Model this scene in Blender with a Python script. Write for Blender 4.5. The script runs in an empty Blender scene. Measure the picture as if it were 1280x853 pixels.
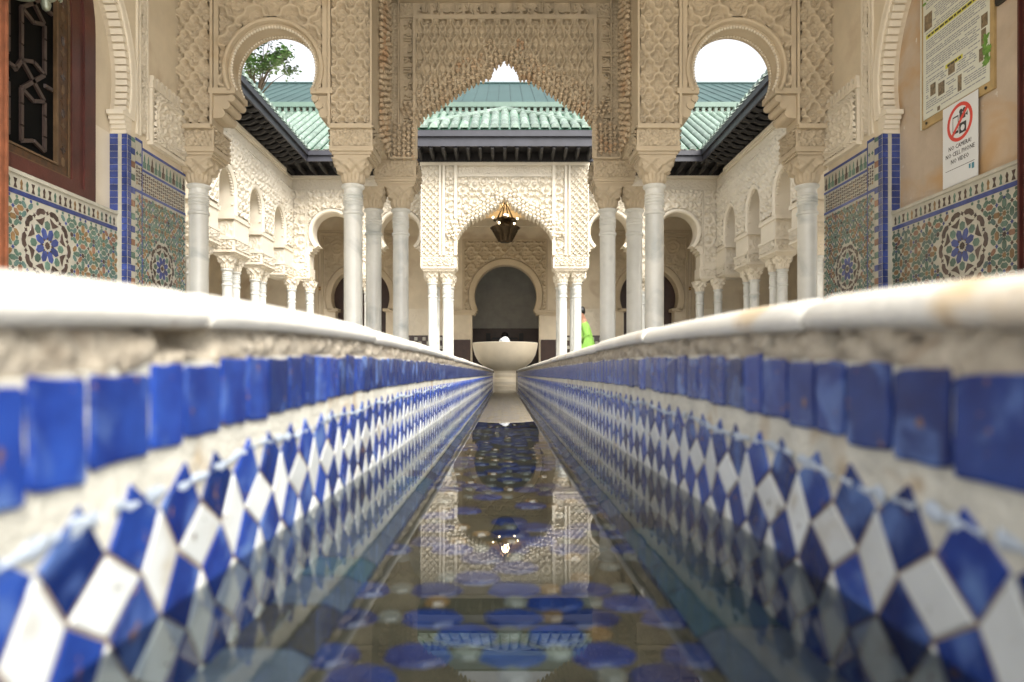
import bpy, bmesh, math, random
import numpy as np
from mathutils import Vector
R = random.Random(7)
sc = bpy.context.scene
COL = sc.collection
PI = math.pi
FPX, PX0, PY0 = 853.3, 631.0, 468.0      # focal length and vanishing point measured in the photograph
FLOOR = -0.35                            # the lens is the origin, 35 cm above the paving
WATER = -0.114

# ---------------------------------------------------------------- camera, world, sun, exposure
cam = bpy.data.cameras.new('camera')
cam.lens, cam.sensor_width = 24.0, 36.0
cam.shift_x, cam.shift_y = 0.00703, 0.0324
cam.clip_start, cam.clip_end = 0.01, 500
cam.dof.use_dof = True
cam.dof.focus_distance = 3.5
cam.dof.aperture_fstop = 5.2
co = bpy.data.objects.new('camera', cam)
co.location = (0, 0, 0)
co.rotation_euler = (PI / 2, 0, 0)
COL.objects.link(co)
sc.camera = co

SUN_EL, SUN_AZ = math.radians(48), math.radians(150)   # azimuth clockwise from +Y
w = bpy.data.worlds.new('World')
sc.world = w
w.use_nodes = True
nt = w.node_tree
bg = nt.nodes['Background']
sky = nt.nodes.new('ShaderNodeTexSky')
sky.sky_type = 'NISHITA'
sky.sun_disc = False
sky.sun_elevation = SUN_EL
sky.sun_rotation = SUN_AZ
sky.dust_density = 4.0
sky.air_density = 1.0
hs = nt.nodes.new('ShaderNodeHueSaturation')
hs.inputs['Saturation'].default_value = 0.15
nt.links.new(sky.outputs[0], hs.inputs['Color'])
nt.links.new(hs.outputs[0], bg.inputs['Color'])
bg.inputs['Strength'].default_value = 0.15
sun = bpy.data.lights.new('sun', 'SUN')
sun.energy = 1.95
sun.angle = math.radians(35)
sun.color = (1, 0.95, 0.86)
so = bpy.data.objects.new('sun', sun)
sd = Vector((math.sin(SUN_AZ) * math.cos(SUN_EL), math.cos(SUN_AZ) * math.cos(SUN_EL), math.sin(SUN_EL)))
so.rotation_euler = sd.to_track_quat('Z', 'Y').to_euler()
so.location = (0, 0, 20)
COL.objects.link(so)
sc.view_settings.view_transform = 'Standard'
sc.view_settings.look = 'None'
sc.view_settings.exposure = 1.5
sc.view_settings.gamma = 1.0

# ---------------------------------------------------------------- materials
def mat(name, base, rough=0.6, var=0.12, scale=6.0, bump=0.0, bscale=60.0, c2=None, spec=0.5, metal=0.0,
        stain=None, stain_scale=5.0, stain_lo=0.58, rnd=0.0, emit=0.0, coat=0.0, speck=None, off=False):
    m = bpy.data.materials.new(name)
    m.use_nodes = True
    n, l = m.node_tree.nodes, m.node_tree.links
    b = n['Principled BSDF']
    b.inputs['Roughness'].default_value = rough
    b.inputs['Metallic'].default_value = metal
    b.inputs['Specular IOR Level'].default_value = spec
    if coat:
        b.inputs['Coat Weight'].default_value = coat
        b.inputs['Coat Roughness'].default_value = 0.08
    tc = n.new('ShaderNodeTexCoord')
    coord = tc.outputs['Object']
    if off:                                  # every copy gets its own veins
        oi0 = n.new('ShaderNodeObjectInfo')
        sc0 = n.new('ShaderNodeVectorMath'); sc0.operation = 'SCALE'; sc0.inputs['Scale'].default_value = 37.0
        cx0 = n.new('ShaderNodeCombineXYZ')
        for q in range(3): l.new(oi0.outputs['Random'], cx0.inputs[q])
        l.new(cx0.outputs[0], sc0.inputs[0])
        ad0 = n.new('ShaderNodeVectorMath'); ad0.operation = 'ADD'
        l.new(tc.outputs['Object'], ad0.inputs[0]); l.new(sc0.outputs[0], ad0.inputs[1])
        coord = ad0.outputs[0]
    nz = n.new('ShaderNodeTexNoise')
    nz.inputs['Scale'].default_value = scale
    nz.inputs['Detail'].default_value = 6
    nz.inputs['Roughness'].default_value = 0.62
    l.new(coord, nz.inputs['Vector'])
    rp = n.new('ShaderNodeValToRGB')
    rp.color_ramp.elements[0].position, rp.color_ramp.elements[1].position = 0.3, 0.7
    a = [max(0, c * (1 - var)) for c in base]
    z = list(c2) if c2 else [min(1, c * (1 + var)) for c in base]
    rp.color_ramp.elements[0].color = (*a, 1)
    rp.color_ramp.elements[1].color = (*z, 1)
    l.new(nz.outputs['Fac'], rp.inputs['Fac'])
    out = rp.outputs['Color']
    if rnd:
        oi = n.new('ShaderNodeObjectInfo')
        mr = n.new('ShaderNodeMapRange')
        mr.inputs['To Min'].default_value, mr.inputs['To Max'].default_value = 1 - rnd, 1 + rnd
        l.new(oi.outputs['Random'], mr.inputs['Value'])
        hv = n.new('ShaderNodeHueSaturation')
        l.new(mr.outputs[0], hv.inputs['Value'])
        l.new(out, hv.inputs['Color'])
        out = hv.outputs['Color']
    if stain:
        n2 = n.new('ShaderNodeTexNoise')
        n2.inputs['Scale'].default_value = stain_scale
        n2.inputs['Detail'].default_value = 5
        n2.inputs['Distortion'].default_value = 0.6
        mp = n.new('ShaderNodeMapping')
        mp.inputs['Location'].default_value = (3.1, 7.7, 1.3)
        l.new(coord, mp.inputs['Vector'])
        l.new(mp.outputs[0], n2.inputs['Vector'])
        r2 = n.new('ShaderNodeValToRGB')
        r2.color_ramp.elements[0].position, r2.color_ramp.elements[1].position = stain_lo, stain_lo + 0.16
        l.new(n2.outputs['Fac'], r2.inputs['Fac'])
        mx = n.new('ShaderNodeMixRGB')
        l.new(r2.outputs['Color'], mx.inputs['Fac'])
        l.new(out, mx.inputs['Color1'])
        mx.inputs['Color2'].default_value = (*stain, 1)
        out = mx.outputs['Color']
    if speck:
        n4 = n.new('ShaderNodeTexNoise')
        n4.inputs['Scale'].default_value = speck[1]
        n4.inputs['Detail'].default_value = 3
        l.new(coord, n4.inputs['Vector'])
        r4 = n.new('ShaderNodeValToRGB')
        r4.color_ramp.elements[0].position, r4.color_ramp.elements[1].position = speck[2], speck[2] + 0.05
        l.new(n4.outputs['Fac'], r4.inputs['Fac'])
        m4 = n.new('ShaderNodeMixRGB')
        l.new(r4.outputs['Color'], m4.inputs['Fac'])
        l.new(out, m4.inputs['Color1'])
        m4.inputs['Color2'].default_value = (*speck[0], 1)
        out = m4.outputs['Color']
    l.new(out, b.inputs['Base Color'])
    if bump:
        n3 = n.new('ShaderNodeTexNoise')
        n3.inputs['Scale'].default_value = bscale
        n3.inputs['Detail'].default_value = 4
        l.new(tc.outputs['Object'], n3.inputs['Vector'])
        bp = n.new('ShaderNodeBump')
        bp.inputs['Strength'].default_value = bump
        bp.inputs['Distance'].default_value = 0.004
        l.new(n3.outputs['Fac'], bp.inputs['Height'])
        l.new(bp.outputs[0], b.inputs['Normal'])
    if emit:
        b.inputs['Emission Color'].default_value = (*base, 1)
        b.inputs['Emission Strength'].default_value = emit
    return m

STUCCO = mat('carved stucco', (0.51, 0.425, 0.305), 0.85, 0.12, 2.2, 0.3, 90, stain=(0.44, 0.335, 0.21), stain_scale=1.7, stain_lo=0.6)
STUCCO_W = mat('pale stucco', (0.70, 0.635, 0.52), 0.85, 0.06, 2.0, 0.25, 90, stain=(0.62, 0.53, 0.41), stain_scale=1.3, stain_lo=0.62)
MUQ = mat('muqarnas stucco', (0.55, 0.445, 0.315), 0.85, 0.13, 3.5, 0.3, 90, stain=(0.50, 0.33, 0.20), stain_scale=3.2, stain_lo=0.52)
PLASTER = mat('beige plaster', (0.64, 0.56, 0.43), 0.8, 0.13, 1.8, 0.2, 45, stain=(0.50, 0.40, 0.29), stain_scale=1.6, stain_lo=0.56)
PLASTER_P = mat('pinkish worn plaster', (0.48, 0.395, 0.31), 0.75, 0.16, 2.2, 0.3, 45, stain=(0.47, 0.31, 0.165), stain_scale=2.0, stain_lo=0.50, speck=((0.60, 0.57, 0.51), 13, 0.70))
MARBLE = mat('grey white marble', (0.64, 0.64, 0.60), 0.32, 0.14, 2.2, off=True, stain=(0.42, 0.445, 0.43), stain_scale=3.2, stain_lo=0.55)
BASINM = mat('cream marble', (0.72, 0.63, 0.48), 0.4, 0.07, 5.0)
COPING = mat('white marble coping', (0.66, 0.635, 0.57), 0.4, 0.10, 9.0, 0.25, 120, off=True, stain=(0.55, 0.38, 0.18), stain_scale=9.0, stain_lo=0.60, speck=((0.30, 0.19, 0.09), 40, 0.70))
BED = mat('crumbling lime mortar', (0.33, 0.275, 0.20), 0.95, 0.30, 45.0, 1.0, 160, c2=(0.50, 0.44, 0.345), stain=(0.22, 0.15, 0.09), stain_scale=28, stain_lo=0.62)
GROUT = mat('pale tile grout', (0.56, 0.54, 0.46), 0.85, 0.2, 30, 0.6, 200, stain=(0.40, 0.30, 0.18), stain_scale=22, stain_lo=0.56)
GROUTB = mat('brown tile grout', (0.20, 0.135, 0.085), 0.9, 0.4, 40, 0.5, 200, c2=(0.34, 0.27, 0.19))
BLUE = mat('blue glaze', (0.008, 0.021, 0.165), 0.26, 0.3, 26, 0.25, 60, c2=(0.018, 0.055, 0.26), rnd=0.5, spec=0.4, off=True, stain=(0.095, 0.165, 0.39), stain_scale=26, stain_lo=0.53, speck=((0.16, 0.09, 0.07), 95, 0.66))
WHITE = mat('white glaze', (0.60, 0.62, 0.60), 0.2, 0.10, 30, 0.12, 70, rnd=0.12, off=True, stain=(0.44, 0.40, 0.32), stain_scale=26, stain_lo=0.56, speck=((0.20, 0.17, 0.14), 95, 0.66))
LIME = mat('limescale crust', (0.44, 0.50, 0.57), 0.8, 0.15, 60, 0.8, 200)
ZWHITE = mat('mosaic white ground', (0.42, 0.405, 0.345), 0.4, 0.14, 12)
ZBLUE = mat('mosaic blue', (0.035, 0.055, 0.20), 0.25, 0.3, 14, rnd=0.3)
ZGREEN = mat('mosaic green', (0.080, 0.145, 0.115), 0.25, 0.35, 14, rnd=0.3)
ZTEAL = mat('mosaic teal', (0.085, 0.15, 0.14), 0.25, 0.35, 14, rnd=0.3)
ZOCHRE = mat('mosaic ochre', (0.22, 0.135, 0.06), 0.25, 0.35, 14, rnd=0.3)
ZTERRA = mat('mosaic terracotta', (0.22, 0.115, 0.07), 0.25, 0.35, 14, rnd=0.3)
ZDARK = mat('mosaic dark brown', (0.055, 0.035, 0.03), 0.25, 0.3, 14, rnd=0.3)
WOODR = mat('red brown wood', (0.062, 0.014, 0.011), 0.35, 0.35, 5, 0.2, 60, c2=(0.085, 0.022, 0.016))
WOODO = mat('orange brown wood', (0.20, 0.072, 0.035), 0.4, 0.35, 9, 0.2, 60)
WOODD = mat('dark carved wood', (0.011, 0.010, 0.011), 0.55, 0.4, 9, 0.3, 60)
FASCIA = mat('weathered grey fascia', (0.028, 0.028, 0.037), 0.5, 0.25, 4, 0.2, 40)
LATT = mat('dark wood lattice', (0.040, 0.026, 0.022), 0.4, 0.3, 12)
UNLIT = mat('unlit interior black', (0.003, 0.003, 0.003), 0.5, 0.1, 3, spec=0.05)  # near-black colour stands in for the unlit interior behind the lattice
INLAY = mat('inlaid wood', (0.035, 0.020, 0.010), 0.4, 0.3, 25, c2=(0.085, 0.036, 0.012))
GTILE = mat('pale green glazed roof tile', (0.155, 0.212, 0.172), 0.3, 0.35, 8, 0.2, 40, rnd=0.3, off=True, stain=(0.30, 0.36, 0.31), stain_scale=9, stain_lo=0.55)
GDARK = mat('dark green glazed tile', (0.045, 0.12, 0.075), 0.25, 0.3, 8, rnd=0.25)
TEAL = mat('teal roof sheet', (0.024, 0.056, 0.053), 0.5, 0.15, 0.6, stain=(0.031, 0.066, 0.062), stain_scale=0.8, stain_lo=0.5)
GRIDGE = mat('light green ridge', (0.095, 0.150, 0.118), 0.4, 0.15, 3)
BRASS = mat('aged brass', (0.050, 0.034, 0.018), 0.42, 0.4, 18, 0.3, 60, metal=0.85)
IRON = mat('dark metal', (0.05, 0.05, 0.045), 0.45, 0.3, 20, metal=0.6)
LAMPG = mat('greenish lamp metal', (0.23, 0.25, 0.19), 0.4, 0.3, 20, metal=0.4)
GLASSW = mat('frosted lamp glass', (0.62, 0.60, 0.52), 0.25, 0.1, 8)
BULB = mat('lit lamp bulb', (1.0, 0.80, 0.50), 0.4, 0.0, 4, emit=6.0)
PAPER = mat('printed sheet', (0.60, 0.61, 0.53), 0.35, 0.05, 3)
PAPERW = mat('white sign sheet', (0.68, 0.70, 0.72), 0.3, 0.03, 3)
INK = mat('dark print', (0.030, 0.030, 0.035), 0.5, 0.1, 4)
INKG = mat('grey print', (0.24, 0.26, 0.28), 0.5, 0.1, 4)
YELLOW = mat('yellow print', (0.58, 0.56, 0.05), 0.5, 0.1, 4)
REDP = mat('red print', (0.62, 0.055, 0.035), 0.4, 0.05, 4)
LEAFP = mat('green leaf print', (0.13, 0.27, 0.045), 0.5, 0.4, 30)
PHOTOP = mat('small printed photo', (0.13, 0.11, 0.07), 0.4, 0.6, 45, c2=(0.30, 0.22, 0.13))
BOARDW = mat('light wood board', (0.38, 0.27, 0.12), 0.5, 0.2, 7)
TEXTB = mat('blue print', (0.05, 0.22, 0.30), 0.5, 0.1, 4)
LIMEC = mat('lime green cloth', (0.22, 0.44, 0.075), 0.8, 0.12, 9, 0.3, 40)
SKIN = mat('skin', (0.36, 0.18, 0.115), 0.5, 0.08, 12)
HAIR = mat('black hair', (0.012, 0.010, 0.010), 0.5, 0.2, 30)
TROUS = mat('dark trousers', (0.04, 0.04, 0.05), 0.8, 0.2, 12)
FLOORM = mat('pale stone paving', (0.50, 0.46, 0.39), 0.5, 0.12, 1.5, 0.2, 30)
GREYT = mat('grey inner wall tile', (0.33, 0.325, 0.30), 0.5, 0.12, 5)
DOORD = mat('dark brown door wood', (0.040, 0.018, 0.012), 0.4, 0.3, 8)
PLAQ = mat('brown sign plaque', (0.16, 0.075, 0.02), 0.4, 0.2, 8)
GOLD = mat('gold letters', (0.55, 0.38, 0.10), 0.4, 0.1, 8)
BARK = mat('tree bark', (0.10, 0.075, 0.05), 0.9, 0.3, 9, 0.5, 30)
LEAF = mat('tree leaf', (0.055, 0.115, 0.030), 0.5, 0.5, 1.5, c2=(0.10, 0.20, 0.05), rnd=0.2)
OLIVE = mat('olive brown mosaic bed', (0.045, 0.042, 0.022), 0.7, 0.5, 22, 0.4, 120, c2=(0.095, 0.08, 0.045))
BEDBLUE = mat('underwater dimmed blue glaze', (0.008, 0.020, 0.12), 0.4, 0.3, 26, 0.2, 60, c2=(0.02, 0.05, 0.20), rnd=0.4)  # glaze colour darkened to stand in for the weaker light under water
BEDPALE = mat('underwater dimmed pale chips', (0.14, 0.14, 0.115), 0.5, 0.3, 26, rnd=0.3)  # chips darkened likewise, dim underwater light put into the colour
FILLET = mat('reflection tinted fillet', (0.11, 0.13, 0.145), 0.5, 0.3, 20, 0.3, 80)  # darkened and tinted blue to imitate the reflected blue tile band
GILT = mat('dull gilt bead', (0.10, 0.06, 0.03), 0.4, 0.3, 12)
BASE_CYAN = mat('pale cyan glaze', (0.08, 0.14, 0.145), 0.25, 0.15, 25)  # darkened with the fillet, low light under water put into the colour
FOAM = mat('white foaming water', (0.86, 0.88, 0.88), 0.25, 0.03, 20, 0.8, 60)

WATERM = bpy.data.materials.new('still water')
WATERM.use_nodes = True
_n, _l = WATERM.node_tree.nodes, WATERM.node_tree.links
for q in list(_n):
    if q.type != 'OUTPUT_MATERIAL': _n.remove(q)
_o = [q for q in _n if q.type == 'OUTPUT_MATERIAL'][0]
_f = _n.new('ShaderNodeFresnel'); _f.inputs['IOR'].default_value = 1.38
_t = _n.new('ShaderNodeBsdfTransparent'); _t.inputs['Color'].default_value = (0.66, 0.71, 0.73, 1)
_g = _n.new('ShaderNodeBsdfGlossy'); _g.inputs['Roughness'].default_value = 0.0
_m = _n.new('ShaderNodeMixShader')
_tc = _n.new('ShaderNodeTexCoord')
_mp = _n.new('ShaderNodeMapping'); _mp.inputs['Scale'].default_value = (9, 3.0, 1)
_w = _n.new('ShaderNodeTexNoise'); _w.inputs['Scale'].default_value = 1.0; _w.inputs['Detail'].default_value = 2
_b = _n.new('ShaderNodeBump'); _b.inputs['Strength'].default_value = 0.02; _b.inputs['Distance'].default_value = 0.008
_l.new(_tc.outputs['Object'], _mp.inputs['Vector']); _l.new(_mp.outputs[0], _w.inputs['Vector'])
_l.new(_w.outputs['Fac'], _b.inputs['Height'])
_l.new(_b.outputs[0], _g.inputs['Normal']); _l.new(_b.outputs[0], _f.inputs['Normal'])
_l.new(_f.outputs[0], _m.inputs[0]); _l.new(_t.outputs[0], _m.inputs[1]); _l.new(_g.outputs[0], _m.inputs[2])
_l.new(_m.outputs[0], _o.inputs['Surface'])

# ---------------------------------------------------------------- geometry helpers
class Fr:                                   # wall frame: a along the wall, b up, c out of the wall
    def __init__(s, o, u, n):
        s.o, s.u, s.n = Vector(o), Vector(u), Vector(n)
    def p(s, a, b, c):
        return (s.o.x + s.u.x * a + s.n.x * c, s.o.y + s.u.y * a + s.n.y * c, s.o.z + b)
def front(d, s=1): return Fr((0, d, 0), (s, 0, 0), (0, -1, 0))
def side(s, X): return Fr((s * X, 0, 0), (0, 1, 0), (-s, 0, 0))
W0 = Fr((0, 0, 0), (1, 0, 0), (0, 1, 0))     # plain world axes: a = x, b = z, c = y
def ax(px, d): return (px - PX0) / FPX * d
def zy(py, d): return (PY0 - py) / FPX * d

class G:
    def __init__(s): s.v, s.f, s.m = [], [], []
    def add(s, vs, fs, mi=0):
        k = len(s.v)
        s.v += vs
        s.f += [tuple(i + k for i in f) for f in fs]
        s.m += [mi] * len(fs)
    def box(s, F, a0, a1, b0, b1, c0, c1, mi=0):
        s.add([F.p(a, b, c) for c in (c0, c1) for b in (b0, b1) for a in (a0, a1)],
              [(0, 1, 3, 2), (4, 6, 7, 5), (0, 4, 5, 1), (2, 3, 7, 6), (0, 2, 6, 4), (1, 5, 7, 3)], mi)
        return s
    def prism(s, F, poly, c0, c1, mi=0, bevel=0.0):
        n = len(poly)
        if bevel:
            cx = sum(p[0] for p in poly) / n; cy = sum(p[1] for p in poly) / n
            top = []
            for a, b in poly:
                L = math.hypot(a - cx, b - cy) or 1
                k = max(0, 1 - bevel / L)
                top.append((cx + (a - cx) * k, cy + (b - cy) * k))
        else: top = poly
        s.add([F.p(a, b, c0) for a, b in poly] + [F.p(a, b, c1) for a, b in top],
              [tuple(range(n, 2 * n))] + [(i, (i + 1) % n, n + (i + 1) % n, n + i) for i in range(n)], mi)
        return s
    def solid(s, F, poly, c0, c1, mi=0):
        n = len(poly)
        s.prism(F, poly, c0, c1, mi)
        k = len(s.v) - 2 * n
        s.f.append(tuple(k + i for i in range(n))); s.m.append(mi)
        return s
    def sweep(s, F, path, prof, closed=False, mi=0):
        # path [(a,b)], prof closed polygon [(r,c)], r to the left-hand normal of the path
        n, k = len(path), len(prof)
        vs = []
        for i, (a, b) in enumerate(path):
            if closed: p, q = path[i - 1], path[(i + 1) % n]
            else: p, q = path[max(0, i - 1)], path[min(n - 1, i + 1)]
            tx, ty = q[0] - p[0], q[1] - p[1]
            L = math.hypot(tx, ty) or 1
            nx, ny = -ty / L, tx / L
            vs += [F.p(a + nx * r, b + ny * r, c) for r, c in prof]
        fs = []
        for i in range(n if closed else n - 1):
            j = (i + 1) % n
            fs += [(i * k + q, i * k + (q + 1) % k, j * k + (q + 1) % k, j * k + q) for q in range(k)]
        if not closed: fs += [tuple(range(k)), tuple(range((n - 1) * k, n * k))]
        s.add(vs, fs, mi)
        return s
    def lathe(s, x, y, prof, seg=16, mi=0, ph=0.0, cap=True):
        n = len(prof)
        vs = [(x + r * math.cos(ph + 2 * PI * i / seg), y + r * math.sin(ph + 2 * PI * i / seg), z) for r, z in prof for i in range(seg)]
        fs = [(k * seg + i, k * seg + (i + 1) % seg, (k + 1) * seg + (i + 1) % seg, (k + 1) * seg + i) for k in range(n - 1) for i in range(seg)]
        if cap: fs += [tuple(range(seg)), tuple(range((n - 1) * seg, n * seg))]
        s.add(vs, fs, mi)
        return s
    def tube(s, pts, rad, seg=6, mi=0):
        pts = [Vector(p) for p in pts]
        rs = rad if isinstance(rad, (list, tuple)) else [rad] * len(pts)
        vs = []
        for i, p in enumerate(pts):
            t = (pts[min(i + 1, len(pts) - 1)] - pts[max(i - 1, 0)]).normalized()
            u = t.orthogonal().normalized() if abs(t.z) > 0.9 else t.cross(Vector((0, 0, 1))).normalized()
            q = t.cross(u)
            vs += [tuple(p + u * rs[i] * math.cos(2 * PI * k / seg) + q * rs[i] * math.sin(2 * PI * k / seg)) for k in range(seg)]
        n = len(pts)
        fs = [(k * seg + i, k * seg + (i + 1) % seg, (k + 1) * seg + (i + 1) % seg, (k + 1) * seg + i) for k in range(n - 1) for i in range(seg)]
        fs += [tuple(range(seg)), tuple(range((n - 1) * seg, n * seg))]
        s.add(vs, fs, mi)
        return s
    def blob(s, F, a, b, c, ra, rb, rc, seg=6, rings=3, mi=0):
        vs, fs = [F.p(a, b - rb, c)], []
        for j in range(1, rings + 1):
            t = -PI / 2 + PI * j / (rings + 1)
            vs += [F.p(a + ra * math.cos(t) * math.cos(2 * PI * i / seg), b + rb * math.sin(t), c + rc * math.cos(t) * math.sin(2 * PI * i / seg)) for i in range(seg)]
        vs.append(F.p(a, b + rb, c))
        for i in range(seg): fs.append((0, 1 + (i + 1) % seg, 1 + i))
        for j in range(rings - 1):
            fs += [(1 + j * seg + i, 1 + j * seg + (i + 1) % seg, 1 + (j + 1) * seg + (i + 1) % seg, 1 + (j + 1) * seg + i) for i in range(seg)]
        t = len(vs) - 1
        fs += [(t, t - seg + i, t - seg + (i + 1) % seg) for i in range(seg)]
        s.add(vs, fs, mi)
        return s

def thing(name, label, cat, loc=(0, 0, FLOOR), group=None):
    o = bpy.data.objects.new(name, None)
    o.location = loc
    o.empty_display_size = 0.1
    COL.objects.link(o)
    o['label'], o['category'] = label, cat
    if group: o['group'] = group
    return o

def link(name, me, parent, kind=None, label=None):
    o = bpy.data.objects.new(name, me)
    COL.objects.link(o)
    if parent is not None:
        o.parent = parent
        if parent.type == 'EMPTY': o.location = -parent.location
    if kind: o['kind'] = kind
    if label: o['label'] = label
    return o

def mesh(name, g, mats, smooth=False, weld=True):
    me = bpy.data.meshes.new(name)
    me.from_pydata(g.v, [], g.f)
    for m in mats: me.materials.append(m)
    if len(mats) > 1: me.polygons.foreach_set('material_index', g.m)
    if smooth: me.polygons.foreach_set('use_smooth', [True] * len(me.polygons))
    if weld:
        bm = bmesh.new(); bm.from_mesh(me)
        bmesh.ops.recalc_face_normals(bm, faces=bm.faces)
        bm.to_mesh(me); bm.free()
    me.update()
    return me

def part(name, g, parent, *mats, smooth=False, kind=None, label=None):
    if smooth == 'auto':
        me = mesh(name, g, mats, True)
        me.set_sharp_from_angle(angle=math.radians(38))
    else: me = mesh(name, g, mats, smooth)
    return link(name, me, parent, kind, label)

def carve(name, parent, F, a0, a1, b0, b1, step, fn, depth, c0, m, mask=None, stepa=None, label=None):
    na = max(2, int(round((a1 - a0) / (stepa or step)))) + 1
    nb = max(2, int(round((b1 - b0) / step))) + 1
    a = np.linspace(a0, a1, na); b = np.linspace(b0, b1, nb)
    A, B = np.meshgrid(a, b)
    H = fn(A, B) * depth
    C = c0 + H
    o, u, n = F.o, F.u, F.n
    V = np.stack([o.x + u.x * A + n.x * C, o.y + u.y * A + n.y * C, o.z + B], -1).reshape(-1, 3)
    idx = np.arange(na * nb).reshape(nb, na)
    Q = np.stack([idx[:-1, :-1], idx[:-1, 1:], idx[1:, 1:], idx[1:, :-1]], -1).reshape(-1, 4)
    if mask is not None:
        MA = ((A[:-1, :-1] + A[1:, 1:]) / 2).ravel(); MB = ((B[:-1, :-1] + B[1:, 1:]) / 2).ravel()
        Q = Q[mask(MA, MB)]
        used = np.unique(Q); rm = np.zeros(len(V), int); rm[used] = np.arange(len(used))
        V = V[used]; Q = rm[Q]
    me = bpy.data.meshes.new(name)
    me.vertices.add(len(V)); me.vertices.foreach_set('co', V.astype(np.float32).ravel())
    me.loops.add(Q.size); me.loops.foreach_set('vertex_index', Q.astype(np.int32).ravel())
    me.polygons.add(len(Q))
    me.polygons.foreach_set('loop_start', np.arange(0, Q.size, 4, dtype=np.int32))
    me.polygons.foreach_set('use_smooth', np.ones(len(Q), bool))
    me.materials.append(m)
    me.update(calc_edges=True)
    return link(name, me, parent, label=label)

def ss(x, e0, e1):
    t = np.clip((x - e0) / (e1 - e0), 0, 1)
    return t * t * (3 - 2 * t)
def arab(u, v, s):                      # arabesque of interlaced vines, period about s
    k = 2 * PI / s
    f = np.sin(u * k + 1.3 * np.sin(v * k * 0.9)) * np.sin(v * k + 1.3 * np.sin(u * k * 1.1)) + 0.35 * np.cos(2.1 * k * u) * np.cos(1.9 * k * v)
    return ss(f, -0.15, 0.35)
def sebka(pw, ph, u0=0.0, v0=0.0, rib=0.30, ogee=0.16, fill=0.55, fs=0.055):
    # diagonal lattice of lobed double ribs with arabesques in the lozenges
    def tri(x): return np.abs((x + 0.5) % 1 - 0.5)
    k = rib / 0.30
    def fn(u, v):
        p, q = (u - u0) / pw, (v - v0) / ph
        s_, t_ = p + q, p - q
        w1 = 0.055 * np.sin(4 * PI * t_) ; w2 = 0.055 * np.sin(4 * PI * s_)
        d = np.minimum(tri(s_ + w1), tri(t_ + w2))
        r1 = ss(0.10 * k - d, 0, 0.03)
        hole = ss(d - 0.155, 0, 0.03)
        x, y = tri(p * 2) * pw / 2, tri(q * 2) * ph / 2
        leaf = ss(np.cos(2 * PI * (y / ph * 6 + 2.5 * (x / pw) ** 2 * 4)) + 0.6 * np.cos(2 * PI * x / pw * 6), -0.3, 0.6)
        inner = hole * (0.10 + fill * 0.62 * leaf)
        return np.clip(np.maximum(r1, inner), 0, 1)
    return fn
def scales(pw, ph, u0=0.0, v0=0.0):     # staggered pointed shells
    def fn(u, v):
        out = np.zeros_like(u)
        for k in (0, 1):
            uu = ((u - u0) / pw + 0.5 * k + 0.5) % 1 - 0.5
            vv = ((v - v0) / ph + 0.5 * k) % 1
            au = np.abs(uu)
            # lobed arch of the cell: foot at the sides, neck, round head
            edge = np.where(vv < 0.42, 0.47 - 0.30 * ss(vv, 0.02, 0.42), np.sqrt(np.clip(0.205 ** 2 - ((vv - 0.62) * 0.62 * ph / pw * 0.9) ** 2, 0, 1)))
            d = au - edge
            live = vv < 0.96
            rib = ss(0.085 - np.abs(d), 0, 0.04) * live
            rr = np.hypot(uu, (vv - 0.16) * ph / pw * 0.8)
            shell = 0.50 * ss(0.21 - rr, 0, 0.05) * (0.8 + 0.2 * np.cos(30 * rr))
            head = 0.22 * ss(-d - 0.09, 0, 0.04) * (vv > 0.35)
            out = np.maximum(out, np.maximum(rib, np.maximum(shell, head * live)))
        return out
    return fn
def lace(s):
    def fn(u, v):
        k = 2 * PI / s
        f = np.cos(k * u) * np.cos(k * v) + 0.6 * np.cos(2 * k * u + 0.4) * np.cos(k * v) + 0.5 * np.cos(k * (u + v)) * np.cos(k * (u - v) * 0.5)
        return ss(f, -0.35, 0.25)
    return fn
def girih(s):
    def fn(u, v):
        k = 2 * PI / s
        f = sum(np.cos(k * (u * math.cos(t) + v * math.sin(t))) for t in (0, PI / 4, PI / 2, 3 * PI / 4))
        return np.maximum(np.exp(-((f - 0.4) / 0.5) ** 2), 0.8 * ss(f, 1.7, 2.2))
    return fn
def script(s):
    def fn(u, v):
        k = 2 * PI / s
        f = np.sin(u * k * 1.7 + 1.6 * np.sin(v * k * 0.7)) * 0.8 + np.sin(v * k * 1.3 + 1.8 * np.sin(u * k * 0.6))
        return np.exp(-((f - 0.3) / 0.42) ** 2)
    return fn

def arch_path(cx, cz, r, spring, n=22, point=0.0):
    # horseshoe arch: from left springing over the top to the right springing
    t0 = math.asin(max(-1, min(1, (spring - cz) / r)))
    pts = []
    for i in range(n + 1):
        t = PI - t0 - (PI - 2 * t0) * i / n
        x, z = r * math.cos(t), r * math.sin(t)
        if point: z += point * r * max(0, math.sin(t)) ** 6
        pts.append((cx + x, cz + z))
    return pts
def stilt_path(cx, cz, r, spring, n=20, point=0.1):
    return [(cx - r, spring), (cx - r, (spring + cz) / 2)] + arch_path(cx, cz, r, cz, n, point) + [(cx + r, (spring + cz) / 2), (cx + r, spring)]
def inside(path, extra=0.0):
    P = np.array(path)
    cx, cz = P[:, 0].mean(), P[:, 1].mean()
    def m(a, b):
        x, y = cx + (a - cx) * (1 - extra), cz + (b - cz) * (1 - extra)
        r = np.zeros(len(a), bool)
        n = len(P)
        for i in range(n):
            x0, y0 = P[i]; x1, y1 = P[(i + 1) % n]
            c = ((y0 > y) != (y1 > y)) & (x < (x1 - x0) * (y - y0) / ((y1 - y0) or 1e-9) + x0)
            r ^= c
        return r
    return m

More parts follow.
